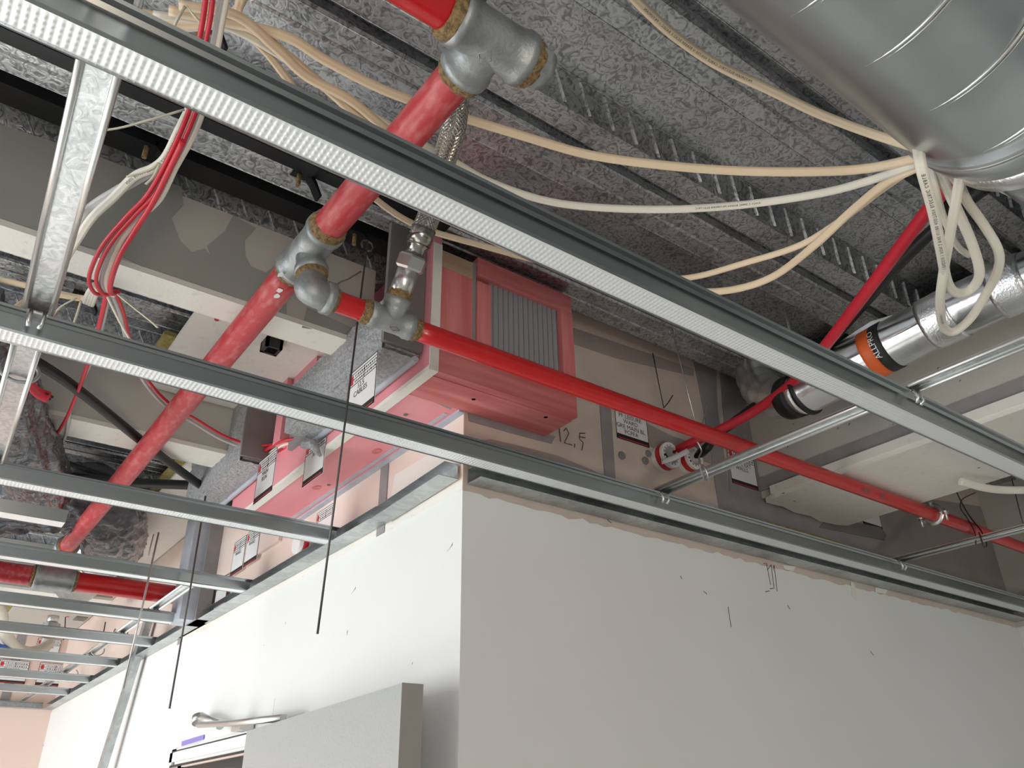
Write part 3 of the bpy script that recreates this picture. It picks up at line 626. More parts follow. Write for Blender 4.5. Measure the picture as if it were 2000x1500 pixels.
pipe('sprinkler_pipe', t2+Vector((.042, 0, 0)), P(2.62, 1.120, BZ+.003), RB_, 'red', 'long bright red pipe running right from the small tee')
pipe('sprinkler_pipe', P(2.60, 1.120, BZ+.003), P(SX-.01, 1.125, BZ), RB_*.95, 'red', 'end length of red pipe disappearing at the right edge')
g = G()
def pm(u, v, x0=2.05):      # writing wrapped on the underside of the pipe
    a = -math.pi/2-.6+v/RB_; return P(x0+u, BYy+.008+math.cos(a)*(RB_+.0006), BZ+.003+math.sin(a)*(RB_+.0006))
# hose connector stack on the small tee
q0 = t2+hb*.046
hc = thing('hose_connector', q0, 'polished steel union with hexagon nut above the small tee', 'pipe fitting')
G().tube([q0, q0+hb*.052], .0205, 24).build('nipple', 'steel', hc)
G().tube([q0+hb*.050, q0+hb*.054, q0+hb*.073, q0+hb*.077], 1, 6, smooth=False, rad=[.0235, .0275, .0275, .0235]).build('hex_nut', 'steel', hc)
G().tube([q0+hb*.077, q0+hb*.092, q0+hb*.096, q0+hb*.10], 1, 24, rad=[.0175, .0180, .0205, .0205]).build('neck', 'brownsteel', hc)
G().tube([q0+hb*.100, q0+hb*.130], .0225, 24).build('crimp_collar', 'brownsteel', hc)
# braided hoses
def braid(path, r, name, label, loc):
    o = thing(name, loc, label, 'hose'); path = [Vector(p) for p in path]
    G().tube(path, r*.9, 16).build('core', 'braid', o)
    # interlaced strands
    L = sum((path[i+1]-path[i]).length for i in range(len(path)-1)); step = .0016; n = int(L/step)
    cum = [0]
    for i in range(len(path)-1): cum.append(cum[-1]+(path[i+1]-path[i]).length)
    def pt(s):
        for i in range(len(cum)-1):
            if cum[i+1] >= s or i == len(cum)-2:
                t = (s-cum[i])/max(1e-9, cum[i+1]-cum[i]); return path[i].lerp(path[i+1], min(1, t)), (path[i+1]-path[i]).normalized()
    g = G(); NS = 18; pitch = r*6
    ref = Vector((1, .3, 0))
    fr = []
    for i in range(n+1):
        p, t = pt(i*step); a = t.cross(ref).normalized(); b = a.cross(t); fr.append((p, a, b))
    for dr_ in (1, -1):
        for k in range(NS):
            ph = 2*math.pi*k/NS; vs = []
            for i, (p, a, b) in enumerate(fr):
                an = ph+dr_*2*math.pi*i*step/pitch; wv = .5*math.sin(NS*an*.5+(0 if dr_ == 1 else math.pi)+i*step*40)
                for da in (-.12, 0, .12):
                    rr_ = r+(.0012 if da == 0 else 0)+.0007*wv
                    vs.append(p+a*math.cos(an+da)*rr_+b*math.sin(an+da)*rr_)
            m = len(fr); g.add(vs, [(i*3+j, i*3+j+1, (i+1)*3+j+1, (i+1)*3+j) for i in range(m-1) for j in range(2)])
    g.build('braiding', 'braid', o); return o
hs = q0+hb*.128
hp = smoothpath([hs, hs+hb*.05, Zp(862, 330, 1.00), Zp(884, 260, 1.02), Zp(893, 190, 1.05), Zp(905, 110, 1.04), Zp(915, 30, .99), Zp(925, -40, .93)], 8)
braid(hp, .0195, 'braided_hose', 'braided steel hose rising from the steel union behind the red pipe', hs)
# top cross fitting
t3 = P(.424, .600, PZ)
f3 = fitting('pipe_tee', t3, (1, .02, 0), .0305, .058, (0, 1, 0), .0300, .066, 'large grey cast tee at the top with brown sealant rings')
pipe('sprinkler_pipe', P(.368, .598, PZ), P(-.5, .585, PZ), .0272, 'red', 'red pipe entering the top tee from the upper left')
o = thing('pipe_plug', P(.49, .6, PZ), 'hexagon plug closing the right end of the top tee', 'pipe fitting')
G().tube([P(.482, .60, PZ), P(.506, .60, PZ)], .033, 6, smooth=False).build('hex_head', 'fit', o)
G().tube([P(.500, .60, PZ), P(.516, .60, PZ)], .027, 20).build('boss', 'fit', o)
g = G(); c = Zp(947, 112, PZ-.034)
for s_ in (1,):
    pts = [c+Vector((.010*math.cos(a), .013*math.sin(a), 0)) for a in (0, math.pi/2, math.pi, 3*math.pi/2, 0)]
    g.tube(pts, .0009, 4)
addtext(g, 'G', .012, lambda u, v: c+Vector((u*.8-v*.6, -u*.6-v*.8, -.0005)))
g.build('cast_mark', 'fit', f3)
g = G(); c = t2+Vector((.004, -.012, -.0225)); pts = [c+Vector((.010*math.cos(a), .007*math.sin(a), 0)) for a in (0, math.pi/2, math.pi, 3*math.pi/2, 0)]; g.tube(pts, .0008, 4); g.build('cast_mark', 'hemp', f2)
# printing on the long red pipe
pl = [ob for ob in COL.objects if ob.get('label', '').startswith('long bright red')][0]
g = G()
def onpipe(x0, ang, sgn=-1):
    def f(u, v):
        a = ang+v/RB_; return P(x0+u, 1.115+math.cos(a)*(RB_+.0007), BZ+.002+math.sin(a)*(RB_+.0007))
    return f
addtext(g, '2281', .022, lambda u, v: onpipe(2.02, math.radians(215))(-u, v)); addtext(g, '(3)', .022, lambda u, v: onpipe(2.10, math.radians(215))(-u, v))
addtext(g, 'LPCB 02a/05   BS EN 10255  MEDIUM', .013, lambda u, v: onpipe(.93, math.radians(190))(-u, -v), 1.3)
g.build('pipe_print', 'dark', pl)
# clamp and rod on the long pipe
cx = 2.40
o = thing('pipe_clamp', P(cx, 1.12, BZ-.03), 'zinc pipe clamp and threaded rod near the right end of the red pipe', 'pipe clamp')
g = G(); g.sweep([P(cx+.001*0, 1.12+.0235*math.cos(a), BZ+.004+.0235*math.sin(a)) for a in [k*math.pi/12 for k in range(25)]], [(-.011, -.001), (.011, -.001), (.011, .001), (-.011, .001)], up=(1, 0, 0)); g.build('band', 'steel', o)
for s_ in (-1, 1):
    g = G(); yy = 1.12+s_*.038; g.box(cx-.011, cx+.011, min(yy-s_*.016, yy+s_*.006), max(yy-s_*.016, yy+s_*.006), BZ+.001, BZ+.0035); g.build('ear', 'steel', o)
    g = G(); g.tube([P(cx, yy, BZ-.024), P(cx, yy, BZ+.012)], .0035, 8); g.tube([P(cx, yy, BZ-.006), P(cx, yy, BZ+.001)], .0075, 6, smooth=False); g.build('bolt', 'steel', o)
g = G(); g.tube([P(cx, 1.12, BZ+.05), P(cx, 1.12, ZL)], .006, 10); g.build('threaded_rod', 'fit', o)
g = G(); g.tube([P(cx, 1.12, BZ+.026), P(cx, 1.12, BZ+.06)], .010, 12); g.build('rod_boss', 'fit', o)
# low red pipe, lower left
LZ, LY = .775, 3.17
xa = Yp(62, 1140, LY).x; xb = Yp(140, 1150, LY).x
lp = pipe('sprinkler_pipe', P(-.9, LY, LZ), P(xa+.004, LY, LZ), .033, 'redold', 'low scuffed red pipe at the left edge before the grey socket')
pipe('sprinkler_pipe', P(xb-.004, LY, LZ), P(.895, LY, LZ), .033, 'red', 'low glossy red pipe ending at the white wall')
o = thing('pipe_socket', P(.24, LY, LZ), 'grey cast socket joining the low red pipes at left', 'pipe fitting')
xa = Yp(62, 1140, LY).x; xb = Yp(140, 1150, LY).x
G().tube([P(xa, LY, LZ), P(xa+.002, LY, LZ), P(xa+.018, LY, LZ), P(xa+.022, LY, LZ), P(xb-.022, LY, LZ), P(xb-.018, LY, LZ), P(xb-.002, LY, LZ), P(xb, LY, LZ)], 1, 28, rad=[.038, .042, .042, .040, .040, .042, .042, .038]).build('body', 'fit', o)
for x_, s_ in ((xa, -1), (xb, 1)): G().tube([P(x_, LY, LZ), P(x_+s_*.01, LY, LZ)], 1, 24, rad=[.0385, .034]).build('hemp_seal', 'hemp', o)
pe = Zp(131, 1068, PZ); o = thing('pipe_socket', pe, 'grey socket at the lower end of the scuffed red pipe', 'pipe fitting')
G().tube([pe+Vector((0, k, 0)) for k in (-.012, -.010, .02, .03, .09)], 1, 28, rad=[.034, .040, .040, .037, .037]).build('body', 'fit', o)
G().tube([pe+Vector((0, k, 0)) for k in (-.022, -.010)], 1, 24, rad=[.029, .036]).build('hemp_seal', 'hemp', o)
pipe('sprinkler_pipe', pe+Vector((0, .09, 0)), pe+Vector((0, .60, 0)), .030, 'fit', 'grey pipe stub beyond the lower socket, into the farthest beam')
# distant fitting and hose at the left edge
c = Zp(102, 1225, .95); o = thing('drop_fitting', c, 'upright brass coloured coupling beyond the fifth ceiling channel', 'pipe fitting')
a = Yp(105, 1203, c.y); b_ = Yp(95, 1245, c.y)
G().tube([a, a.lerp(b_, .35)], .028, 20).build('upper_neck', 'steel', o); G().tube([a.lerp(b_, .35), a.lerp(b_, .55)], .042, 6, smooth=False).build('hex_nut', 'fit', o); G().tube([a.lerp(b_, .55), b_], .034, 20).build('lower_neck', 'brownsteel', o)
hp2 = smoothpath([Zp(-60, 1150, .95), Zp(-5, 1190, .92), Zp(6, 1230, .86), Zp(25, 1262, .83), Zp(55, 1275, .83), Zp(85, 1266, .87), Zp(97, 1246, .93)], 8)
o = thing('ribbed_hose', hp2[0], 'pale ribbed hose looping at the lower left edge', 'hose'); n = len(hp2)*4
G().tube([hp2[min(len(hp2)-1, i//4)].lerp(hp2[min(len(hp2)-1, i//4+1)], (i % 4)/4) for i in range(n)], 1, 14, rad=[.026 if i % 2 else .031 for i in range(n)]).build('tube', 'cablew', o)
G().tube([Zp(-30, 1252, .8), Zp(10, 1266, .8), Zp(45, 1283, .8)], .012, 10).build('blue_tube', 'blue', **T('blue plastic tube at the lower left edge', 'tube'))

# ================================================================== ducts
def duct(x0, x1, y0, y1, z, r0, label):
    o = thing('spiral_duct', P((x0+x1)/2, y0, z-r0), label, 'duct'); n = 60
    G().tube([P(x0+(x1-x0)*i/n, y0+(y1-y0)*i/n, z) for i in range(n+1)], r0, 72).build('sheet', 'duct', o)
    return o
d1 = duct(-.9, 1.10, .232, .245, .99, .1575, 'large galvanised spiral duct at the upper right')
def spiral(o, x0, x1, pitch, phase, r, y, z, rs=.0024, name='lock_seam'):
    turns = (x1-x0)/pitch; n = int(turns*64)
    g = G()
    for off, rr_ in ((0, rs), (.006, rs*.6)):
        g.tube([P(x0+off+pitch*i/64, y+math.cos(2*math.pi*i/64+phase)*r, z+math.sin(2*math.pi*i/64+phase)*r) for i in range(n+1)], rr_, 6)
    g.build(name, 'steel', o)
spiral(d1, -.75, 1.08, .135, 2.1, .1575, .238, .99)
o = thing('duct_coupling', P(1.16, .24, .83), 'foil taped coupling ring at the end of the large spiral duct', 'duct')
G().tube([P(1.10, .245, .99), P(1.13, .244, .99), P(1.17, .240, .99), P(1.20, .236, .99)], 1, 72, rad=[.1605, .1605, .150, .150]).build('sleeve', 'duct', o)
G().tube([P(1.155, .2405, .99), P(1.162, .24, .99), P(1.195, .236, .99), P(1.203, .236, .99)], 1, 72, rad=[.151, .159, .157, .149]).build('foil_tape', 'foiltape', o)
G().tube([P(1.098, .245, .99), P(1.104, .245, .99)], .163, 72).build('lock_seam', 'steel', o)
o = thing('spiral_duct', P(1.5, .22, .85), 'smaller galvanised duct continuing beyond the taped coupling', 'duct')
G().tube([P(1.20, .235, .99), P(1.30, .228, .99), P(1.93, .22, .99)], .135, 64).build('sheet', 'duct', o)
spiral(o, 1.24, 1.9, .135, 2.1, .135, .226, .99)
# foil duct on the right beam
FX, FR = 1.655, .056
def fz(px, py, x): return Xp(px, py, x)
fpath = [Xp(2120, 500, 1.66), Xp(2000, 548, 1.655), Xp(1900, 593, 1.655), Xp(1830, 627, 1.655), Xp(1750, 668, 1.655), Xp(1690, 700, 1.655), Xp(1630, 735, 1.655), Xp(1570, 768, 1.66)]
o = thing('foil_duct', fpath[4], 'shiny foil wrapped duct at right with orange and black printed band', 'duct')
fp = smoothpath(fpath, 10); n = len(fp)
g = G(); g.tube(fp, 1, 40, rad=[FR+.0012*math.sin(i*.35) for i in range(n)]); g.build('foil_sleeve', 'foil', o)
def along(path, s0, s1): return path[int(s0*(len(path)-1)):int(s1*(len(path)-1))+1]
g = G(); g.tube(along(fp, .35, .47), FR+.0035, 40); g.build('foil_tape', 'foiltape', o)
g = G(); g.tube(along(fp, .14, .22), FR+.003, 40); g.build('foil_tape', 'foiltape', o)
# upper loose flap of foil
q = [Xp(1605, 690, 1.63), Xp(1700, 628, 1.63), Xp(1780, 605, 1.63), Xp(1840, 575, 1.63), Xp(1830, 612, 1.60), Xp(1760, 650, 1.60), Xp(1660, 700, 1.60)]
G().prism(q, (.02, 0, .012)).build('loose_flap', 'foil', o)
ia = [i for i in range(n) if 0.585 < i/(n-1) < .63]; ib = [i for i in range(n) if .62 < i/(n-1) < .70]
G().tube([fp[i] for i in ia], FR+.003, 40).build('black_band', 'ink', o); G().tube([fp[i] for i in ib], FR+.0025, 40).build('orange_band', 'orange', o)
pc = fp[ia[len(ia)//2]]; td = (fp[ia[-1]]-fp[ia[0]]).normalized(); sd = Vector((-.75, 0, -.66)); ud = td.cross(sd).normalized()
g = G(); addtext(g, 'ALLPRO', .020, lambda u, v: pc+td*(v) + (sd*math.cos((u+.03)/(FR+.004))+ud*math.sin((u+.03)/(FR+.004)))*(FR+.0042)); g.build('band_lettering', 'whitep', o)
ep = smoothpath([Xp(1575, 765, 1.66), Xp(1535, 778, 1.68), Xp(1500, 770, 1.72), Xp(1478, 745, 1.78), Xp(1470, 705, 1.84)], 6)
o = thing('foil_elbow', ep[0], 'crumpled foil elbow with black clamp band at the lower end of the foil duct', 'duct')
g = G(); g.tube(ep, 1, 30, rad=[.052+.003*math.sin(i*1.7) for i in range(len(ep))]); g.build('foil', 'foiltape', o)
G().tube(ep[2:6], .056, 30).build('clamp_band', 'black', o)
g = G(); c = Xp(1545, 790, 1.62); g.tube([fp[-2], fp[-1]], .060, 30); g.build('clamp_band', 'black', o)
# black polythene wrapped flexible ducts
def wrapped(pts, r, name, label, seed, mm='wrap'):
    pth = smoothpath(pts, 26); o = thing(name, pth[len(pth)//2], label, 'duct'); g = G(); g.tube(pth, r, 128)
    n = len(pth)
    for i in range(n):
        c = pth[i]
        for j in range(128):
            v = g.v[i*128+j]; d_ = (v-c).normalized(); a = j/128*2*math.pi
            f = .10*noise.noise(Vector((i*.04+seed, math.cos(a)*2.2, math.sin(a)*2.2)))+.16*abs(noise.noise(Vector((i*.12+a*.8+seed, math.cos(a)*3.4, math.sin(a)*3.4))))+.06*abs(noise.noise(Vector((i*.3+seed, math.cos(a)*9, math.sin(a)*9+seed))))
            g.v[i*128+j] = v+d_*r*f*1.3
    g.build('sleeve', mm, o); return o
wrapped([Zp(-90, 600, .93), Zp(-30, 700, .92), Zp(10, 800, .92), Zp(55, 890, .92), Zp(80, 960, .95)], .082, 'wrapped_duct', 'black polythene wrapped flexible duct coming down the left edge', 3)
wrapped([Zp(-250, 1015, 1.01), Zp(-100, 995, 1.01), Zp(20, 975, 1.01), Zp(110, 968, 1.02), Zp(180, 978, 1.03), Zp(218, 1015, 1.03), Zp(222, 1060, 1.03)], .112, 'wrapped_duct', 'bulging black wrapped duct bending behind the lower end of the red pipe', 11)
a = Zp(221, 1058, 1.03); b_ = Vector((a.x+.02, 4.24, a.z+.01))
o = thing('duct_spigot', b_, 'round galvanised spigot at the end of the black wrapped duct', 'duct')
G().tube([a, b_], .105, 40).build('sleeve', 'galvdull', o); G().tube([a.lerp(b_, .25), a.lerp(b_, .30)], .109, 40).build('bead', 'steel', o)

# ================================================================== conduits at right
cr = smoothpath([Zp(1905, 290, .95), Zp(1860, 350, .95), Zp(1790, 440, .95), Zp(1700, 560, .95), Zp(1600, 690, .95), Zp(1545, 750, .95), Zp(1470, 805, .94), Zp(1400, 842, .915), Yp(1340, 870, 1.32), Yp(1296, 893, 1.42)], 8)
G().tube(cr, .0125, 16).build('red_conduit', 'redcable', **T('bright red flexible conduit running from the duct down to the wall collar', 'conduit'))
cb = smoothpath([Zp(1925, 365, 1.05), Zp(1850, 425, 1.04), Zp(1760, 510, 1.03), Zp(1680, 600, 1.02), Zp(1570, 720, 1.0), Zp(1480, 790, .98), Zp(1400, 850, .95), Yp(1380, 875, 1.32), Yp(1345, 903, 1.42)], 8)
G().tube(cb, .013, 16).build('black_conduit', 'black', **T('black flexible conduit running beside the bright red one', 'conduit'))
c = Zp(1905, 370, 1.12); o = thing('black_bracket', c, 'black perforated bracket under the large duct end', 'bracket')
g = G(); q = [Zp(1868, 345, 1.12), Zp(1925, 368, 1.12), Zp(1915, 385, 1.12), Zp(1850, 425, 1.12), Zp(1840, 400, 1.12)]; g.prism(q, (0, 0, .02)); g.build('plate', 'blacksteel', o)
g = G(); c2 = Zp(1910, 376, 1.119); g.tube([c2, c2+Vector((0, 0, .002))], .005, 10); g.build('hole', 'cablew', o)
for k, (px, py, ps, lb) in enumerate(((1296, 895, 1.0, 'red and white fire collar round the red conduit'), (1342, 900, .92, 'red and white fire collar round the black conduit'))):
    c = Yp(px, py, WY-.012); o = thing('fire_collar', c, lb, 'fire collar'); r = .036*ps
    def annul(r0, r1, y0, y1, seg=32):
        g = G(); vs = []
        for i in range(seg):
            a = 2*math.pi*i/seg
            for (rr_, yy) in ((r0, y0), (r1, y0), (r1, y1), (r0, y1)): vs.append(Vector((c.x+rr_*math.cos(a), WY-yy, c.z+rr_*math.sin(a))))
        return g.add(vs, [(i*4+j, i*4+(j+1) % 4, ((i+1) % seg)*4+(j+1) % 4, ((i+1) % seg)*4+j) for i in range(seg) for j in range(4)])
    annul(r*.80, r, .001, .040).build('shell', 'whitep', o); annul(r*.98, r*1.015, .016, .032).build('red_band', 'redink', o)
    g = G()
    for i in range(14):
        a = 2*math.pi*i/14; d_ = Vector((math.cos(a), 0, math.sin(a))); t_ = Vector((-math.sin(a), 0, math.cos(a)))
        q = c.copy(); q.y = WY-.041; g.prism([q+d_*r*.98+t_*.003, q+d_*r*.98-t_*.003, q+d_*r*.66-t_*.002, q+d_*r*.66+t_*.002], (0, .003, 0))
    g.build('teeth', 'whitep', o)
    g = G(); q = c.copy(); q.y = WY-.006; g.tube([q, q+Vector((0, .005, 0))], r*.79, 24); g.build('intumescent_core', 'ink', o)
    for s_ in (-1, 1):
        q = c+Vector((s_*(r+.010), 0, -s_*.006)); q.y = WY-.004; g = G().tube([q, q+Vector((0, .004, 0))], .010, 12); g.build('fixing_tab', 'fit', o)
q = smoothpath([Yp(1292, 902, 1.33), Yp(1315, 895, 1.30), Yp(1345, 880, 1.27)], 4); G().sweep(q, [(-.0008, -.007), (.0008, -.007), (.0008, .007), (-.0008, .007)], up=(0, 0, 1)).build('cable_marker', 'whitep', **T('white printed marker strip lying on the red conduit at its collar', 'cable marker'))
c = Xp(583, 1062, WX-.035); o = thing('fire_collar', c, 'small red and white fire collar on the pink wall above the third channel', 'fire collar')
for x_, r_, mm, nm in ((0, .030, 'whitep', 'shell'), (.012, .031, 'redink', 'red_band')): G().tube([c+Vector((x_-.008, 0, 0)), c+Vector((.035 if mm == 'whitep' else x_+.008, 0, 0))], r_, 24).build(nm, mm, o)

# ================================================================== cables
FLAT = [(math.cos(a)*.0080, math.sin(a)*.0040*(1+.18*math.cos(6*a))) for a in [k*math.pi/10 for k in range(20)]]
def flat(pts, mm, label, group=None, w_=1., name='flat_cable', up=None, txt=None, parent=None):
    p = smoothpath(pts, 8); g = G(); n = len(p)
    # face of the ribbon turned towards the room below
    vs = []; k = len(FLAT)
    for i, c in enumerate(p):
        t = (p[min(i+1, n-1)]-p[max(i-1, 0)]).normalized(); vdir = (c-Vector((0, 0, EYE-.2))).normalized() if up is None else Vector(up)
        a = t.cross(vdir).normalized(); b = a.cross(t).normalized()
        for x, y in FLAT: vs.append(c+a*x*w_+b*y*w_)
    g.add(vs, [(i*k+j, i*k+(j+1) % k, (i+1)*k+(j+1) % k, (i+1)*k+j) for i in range(n-1) for j in range(k)], True)
    o = len(g.v)-len(vs); g.f += [tuple(range(k))[::-1], tuple((n-1)*k+j for j in range(k))]; g.sm += [False]*2
    ob = thing(name, p[0], label, 'cable', group); g.build('sheath', mm, ob)
    SGN = -1
    if txt:
        s0, size, body = txt
        vsx, fs = textmesh(body, size, 1.25); cum = [0]
        for i in range(n-1): cum.append(cum[-1]+(p[i+1]-p[i]).length)
        x1_ = max(v.x for v in vsx); out = []
        for v in vsx:
            s_ = s0+(x1_-v.x)
            i = 0
            while i < n-2 and cum[i+1] < s_: i += 1
            tt = (s_-cum[i])/(cum[i+1]-cum[i]); c = p[i].lerp(p[i+1], tt); t = (p[i+1]-p[i]).normalized()
            vdir = (c-Vector((0, 0, EYE-.2))).normalized(); a = t.cross(vdir).normalized(); b = a.cross(t).normalized()
            out.append(c-a*v.y*1.0*SGN-b*.0044*w_)
        G().add(out, fs).build('sheath_print', 'ink', ob)
    return ob
GR = 'cream cables slung under the deck'
K = Zp(1795, 300, .93)
def zp(l): return [Zp(a, b, z) for a, b, z in l]
flat(zp([(1215, -30, 1.10), (1260, 18, 1.09), (1320, 72, 1.08), (1400, 126, 1.07), (1500, 174, 1.05), (1600, 222, 1.02), (1700, 260, .98), (1795, 290, .93)]), 'cable', 'cream cable running beside the large duct from the top edge', GR, .95, txt=(.05, .0055, 'PRYSMIAN ELECTRIC CABLE 450/750 V BS6004 3CX2.5 BASEC 1 PRYSMIAN'))
flat(zp([(330, 20, 1.08), (440, 42, 1.08), (560, 72, 1.08), (640, 120, 1.08), (760, 180, 1.08), (900, 228, 1.08), (1010, 262, 1.07), (1150, 302, 1.05), (1300, 323, 1.03), (1450, 334, 1.01), (1600, 335, .98), (1700, 328, .96), (1795, 308, .93)]), 'cable', 'upper of the long sagging cream cables passing behind the red pipe', GR, 1.0)
flat(zp([(300, 30, 1.09), (440, 50, 1.09), (560, 115, 1.09), (640, 172, 1.09), (760, 245, 1.09), (880, 312, 1.08), (950, 352, 1.07), (1050, 388, 1.05), (1150, 404, 1.04), (1300, 409, 1.02), (1450, 400, 1.0), (1600, 378, .97), (1700, 352, .95), (1795, 318, .93)]), 'cablew', 'whiter sagging cable, second of the long spans right of the red pipe', GR, .9, txt=(1.02, .005, '6242Y 2.5MM2 BS6004 PRYSMIAN ELECTRIC'))
flat(zp([(290, 40, 1.10), (420, 30, 1.10), (500, 82, 1.10), (550, 140, 1.10), (602, 215, 1.10), (670, 320, 1.08), (735, 390, 1.07), (820, 443, 1.06), (950, 482, 1.06), (1060, 512, 1.06), (1180, 542, 1.05), (1290, 545, 1.04), (1360, 540, 1.03), (1450, 515, 1.01), (1560, 480, .99), (1640, 432, .97), (1720, 372, .95), (1795, 320, .93)]), 'cable', 'thin cream cable dipping behind the nearest ceiling channel', GR, .8)
flat(zp([(300, 35, 1.09), (470, 48, 1.09), (560, 108, 1.09), (640, 175, 1.09), (720, 245, 1.08), (800, 285, 1.08), (900, 345, 1.07), (1000, 405, 1.06), (1100, 465, 1.05), (1200, 520, 1.04), (1290, 556, 1.03), (1350, 569, 1.02), (1430, 566, 1.0), (1510, 540, .99), (1590, 480, .97), (1660, 415, .96), (1730, 358, .94), (1795, 325, .93)]), 'cable', 'lowest sagging cream cable emerging right of the nearest ceiling channel', GR, .95)
flat(zp([(350, 10, 1.07), (460, 30, 1.07), (540, 95, 1.07), (600, 150, 1.07), (680, 192, 1.07), (745, 245, 1.07), (815, 300, 1.07), (900, 350, 1.07), (980, 402, 1.06)]), 'cable', 'extra cream cable crossing the others left of the red pipe', GR, .95)
for i, (dy, zz) in enumerate(((0, 1.10), (9, 1.095), (18, 1.09), (26, 1.10))):
    flat(zp([(180, -20+dy, zz), (250, 16+dy*.8, zz), (330, 36+dy*.7, zz), (400, 38+dy*.5, zz), (455, 24+dy*.6, zz), (480-3*i, -10, zz)]), ('cable', 'cablew', 'cable', 'cablew')[i], ['uppermost', 'second', 'third', 'lowest'][i]+' cream cable of the tied bundle at the top left', 'tied cable bundle at the top left', .8)
# white cable loops hanging from the duct end
flat([Zp(1793, 285, .90)]+zp([(1800, 330, .86), (1822, 410, .84), (1838, 490, .83), (1850, 550, .83), (1868, 572, .83), (1895, 566, .84), (1913, 535, .85), (1900, 480, .87), (1865, 400, .90), (1840, 350, .92), (1822, 318, .93)]), 'cablew', 'shorter white cable loop hanging from the end of the large duct', 'white cable loops', 1.05, txt=(.05, .0075, '1 ENDS10 1 XON 2 9/45 U/180 450/750V ELECTRIC CABLE'))
flat(zp([(1875, 345, .90), (1866, 400, .87), (1855, 460, .85), (1843, 530, .83), (1836, 590, .82), (1842, 635, .82), (1862, 648, .82), (1895, 622, .83), (1925, 575, .85), (1948, 530, .86), (1950, 490, .87), (1922, 440, .89), (1890, 395, .91), (1870, 355, .93), (1840, 320, .94)]), 'cablew', 'longer white cable loop hanging beside the shorter loop', 'white cable loops', 1.0, txt=(.30, .006, 'PRYSMIAN 1'))
flat(zp([(1815, 320, .93), (1828, 370, .91), (1845, 430, .90), (1870, 480, .90), (1895, 500, .90)]), 'cablew', 'thin white cable inside the hanging loops', 'white cable loops', .7)
flat(zp([(1800, 305, .93), (1870, 325, .95), (1940, 358, .96), (2020, 395, .96)]), 'cablew', 'white cable leaving to the right under the duct coupling', None, 1.1)
flat(zp([(1875, 940, .80), (1920, 952, .79), (1960, 957, .79), (2020, 957, .79)]), 'cablew', 'white cable curving at the right edge below the beam', None, 1.3)
# red and white cable bundle at left
GB = 'red and white cable bundle at left'
def rnd(pts, r, mm, label, group=GB, name='round_cable'):
    return G().tube(smoothpath(pts, 8), r, 10).build(name, mm, **T(label, 'cable', group))
def offs(l, dx, dy=0, dz=0): return [Zp(a+dx, b+dy, z+dz) for a, b, z in l]
base = [(418, -40, .93), (408, 40, .93), (395, 110, .92), (385, 200, .90), (366, 255, .88), (335, 320, .86), (300, 380, .85), (262, 420, .84), (215, 475, .83), (192, 520, .83), (186, 550, .83), (197, 572, .84), (215, 575, .85)]
rnd(offs(base, -12), .0036, 'redcable', 'outer red cable of the left bundle, leftmost down to the tie')
rnd(offs(base, 2), .0034, 'redcable', 'second red cable of the left bundle, beside the grey ones')
base2 = [(440, -40, .94), (425, 40, .94), (412, 110, .93), (390, 205, .91), (368, 265, .89), (335, 325, .87), (305, 385, .86), (270, 420, .85), (232, 460, .84), (208, 510, .84), (198, 550, .84), (208, 572, .85), (216, 574, .85)]
rnd(offs(base2, 0), .0042, 'cableg', 'first grey cable of the left bundle'); rnd(offs(base2, 9, 2), .0042, 'cablew', 'second, paler grey cable of the left bundle')
base3 = [(352, 275, .86), (318, 345, .85), (290, 400, .84), (258, 450, .83), (228, 500, .82), (212, 545, .82), (210, 572, .83), (225, 570, .85)]
rnd(offs(base3, 6), .0044, 'redcable', 'thick red cable on the right side of the left bundle loop')
rnd([*offs([(208, 574, .85), (200, 610, .86), (190, 650, .87), (178, 690, .88), (165, 730, .9), (150, 770, .93), (128, 820, .95), (102, 860, .96), (82, 890, .97), (76, 885, .97), (72, 860, .98)], 0)], .0042, 'redcable', 'red cable falling from the tie to the wrapped duct')
rnd([*offs([(212, 574, .86), (204, 615, .87), (194, 655, .88), (180, 700, .9), (160, 745, .93), (138, 800, .95), (128, 850, .97), (108, 886, .97), (92, 880, .98)], 0)], .0044, 'cableg', 'grey cable falling from the tie beside the red one')
tail = [(222, 570, .86), (238, 610, .88), (250, 660, .90), (270, 715, .93), (295, 755, .95), (330, 790, .96), (380, 820, .97), (440, 855, .97), (500, 872, .96), (550, 866, .95), (592, 856, .93)]
rnd(offs(tail, 2, -2), .0038, 'redcable', 'red cable sweeping right from the tie to the grey mortar box'); rnd(offs(tail, -3, 5), .0042, 'cableg', 'grey cable sweeping right beside the red one to the mortar box')
lp2 = [(595, 858, .92), (550, 868, .93), (515, 892, .95), (485, 925, .97), (468, 955, .98), (460, 985, 1.0)]
for i, mm in enumerate(('redcable', 'cablew', 'redcable', 'cablew')): rnd(offs(lp2, i*7-6, i*6-4), .0042, mm, ['outer red', 'outer white', 'inner red', 'inner white'][i]+' cable bending down over the far mortar box', 'cables over the far mortar box')
c = Xp(600, 868, .70); o = thing('caulk_lump', c, 'pale grey caulk lump where cables enter the wall head', 'caulk'); g = G()
g.tube([c+Vector((0, .03, .01)), c+Vector((.0, .012, .004)), c+Vector((.01, -.01, 0)), c+Vector((.025, -.03, -.035))], 1, 16, rad=[.008, .012, .014, .004]); g.build('lump', 'mortar', o)
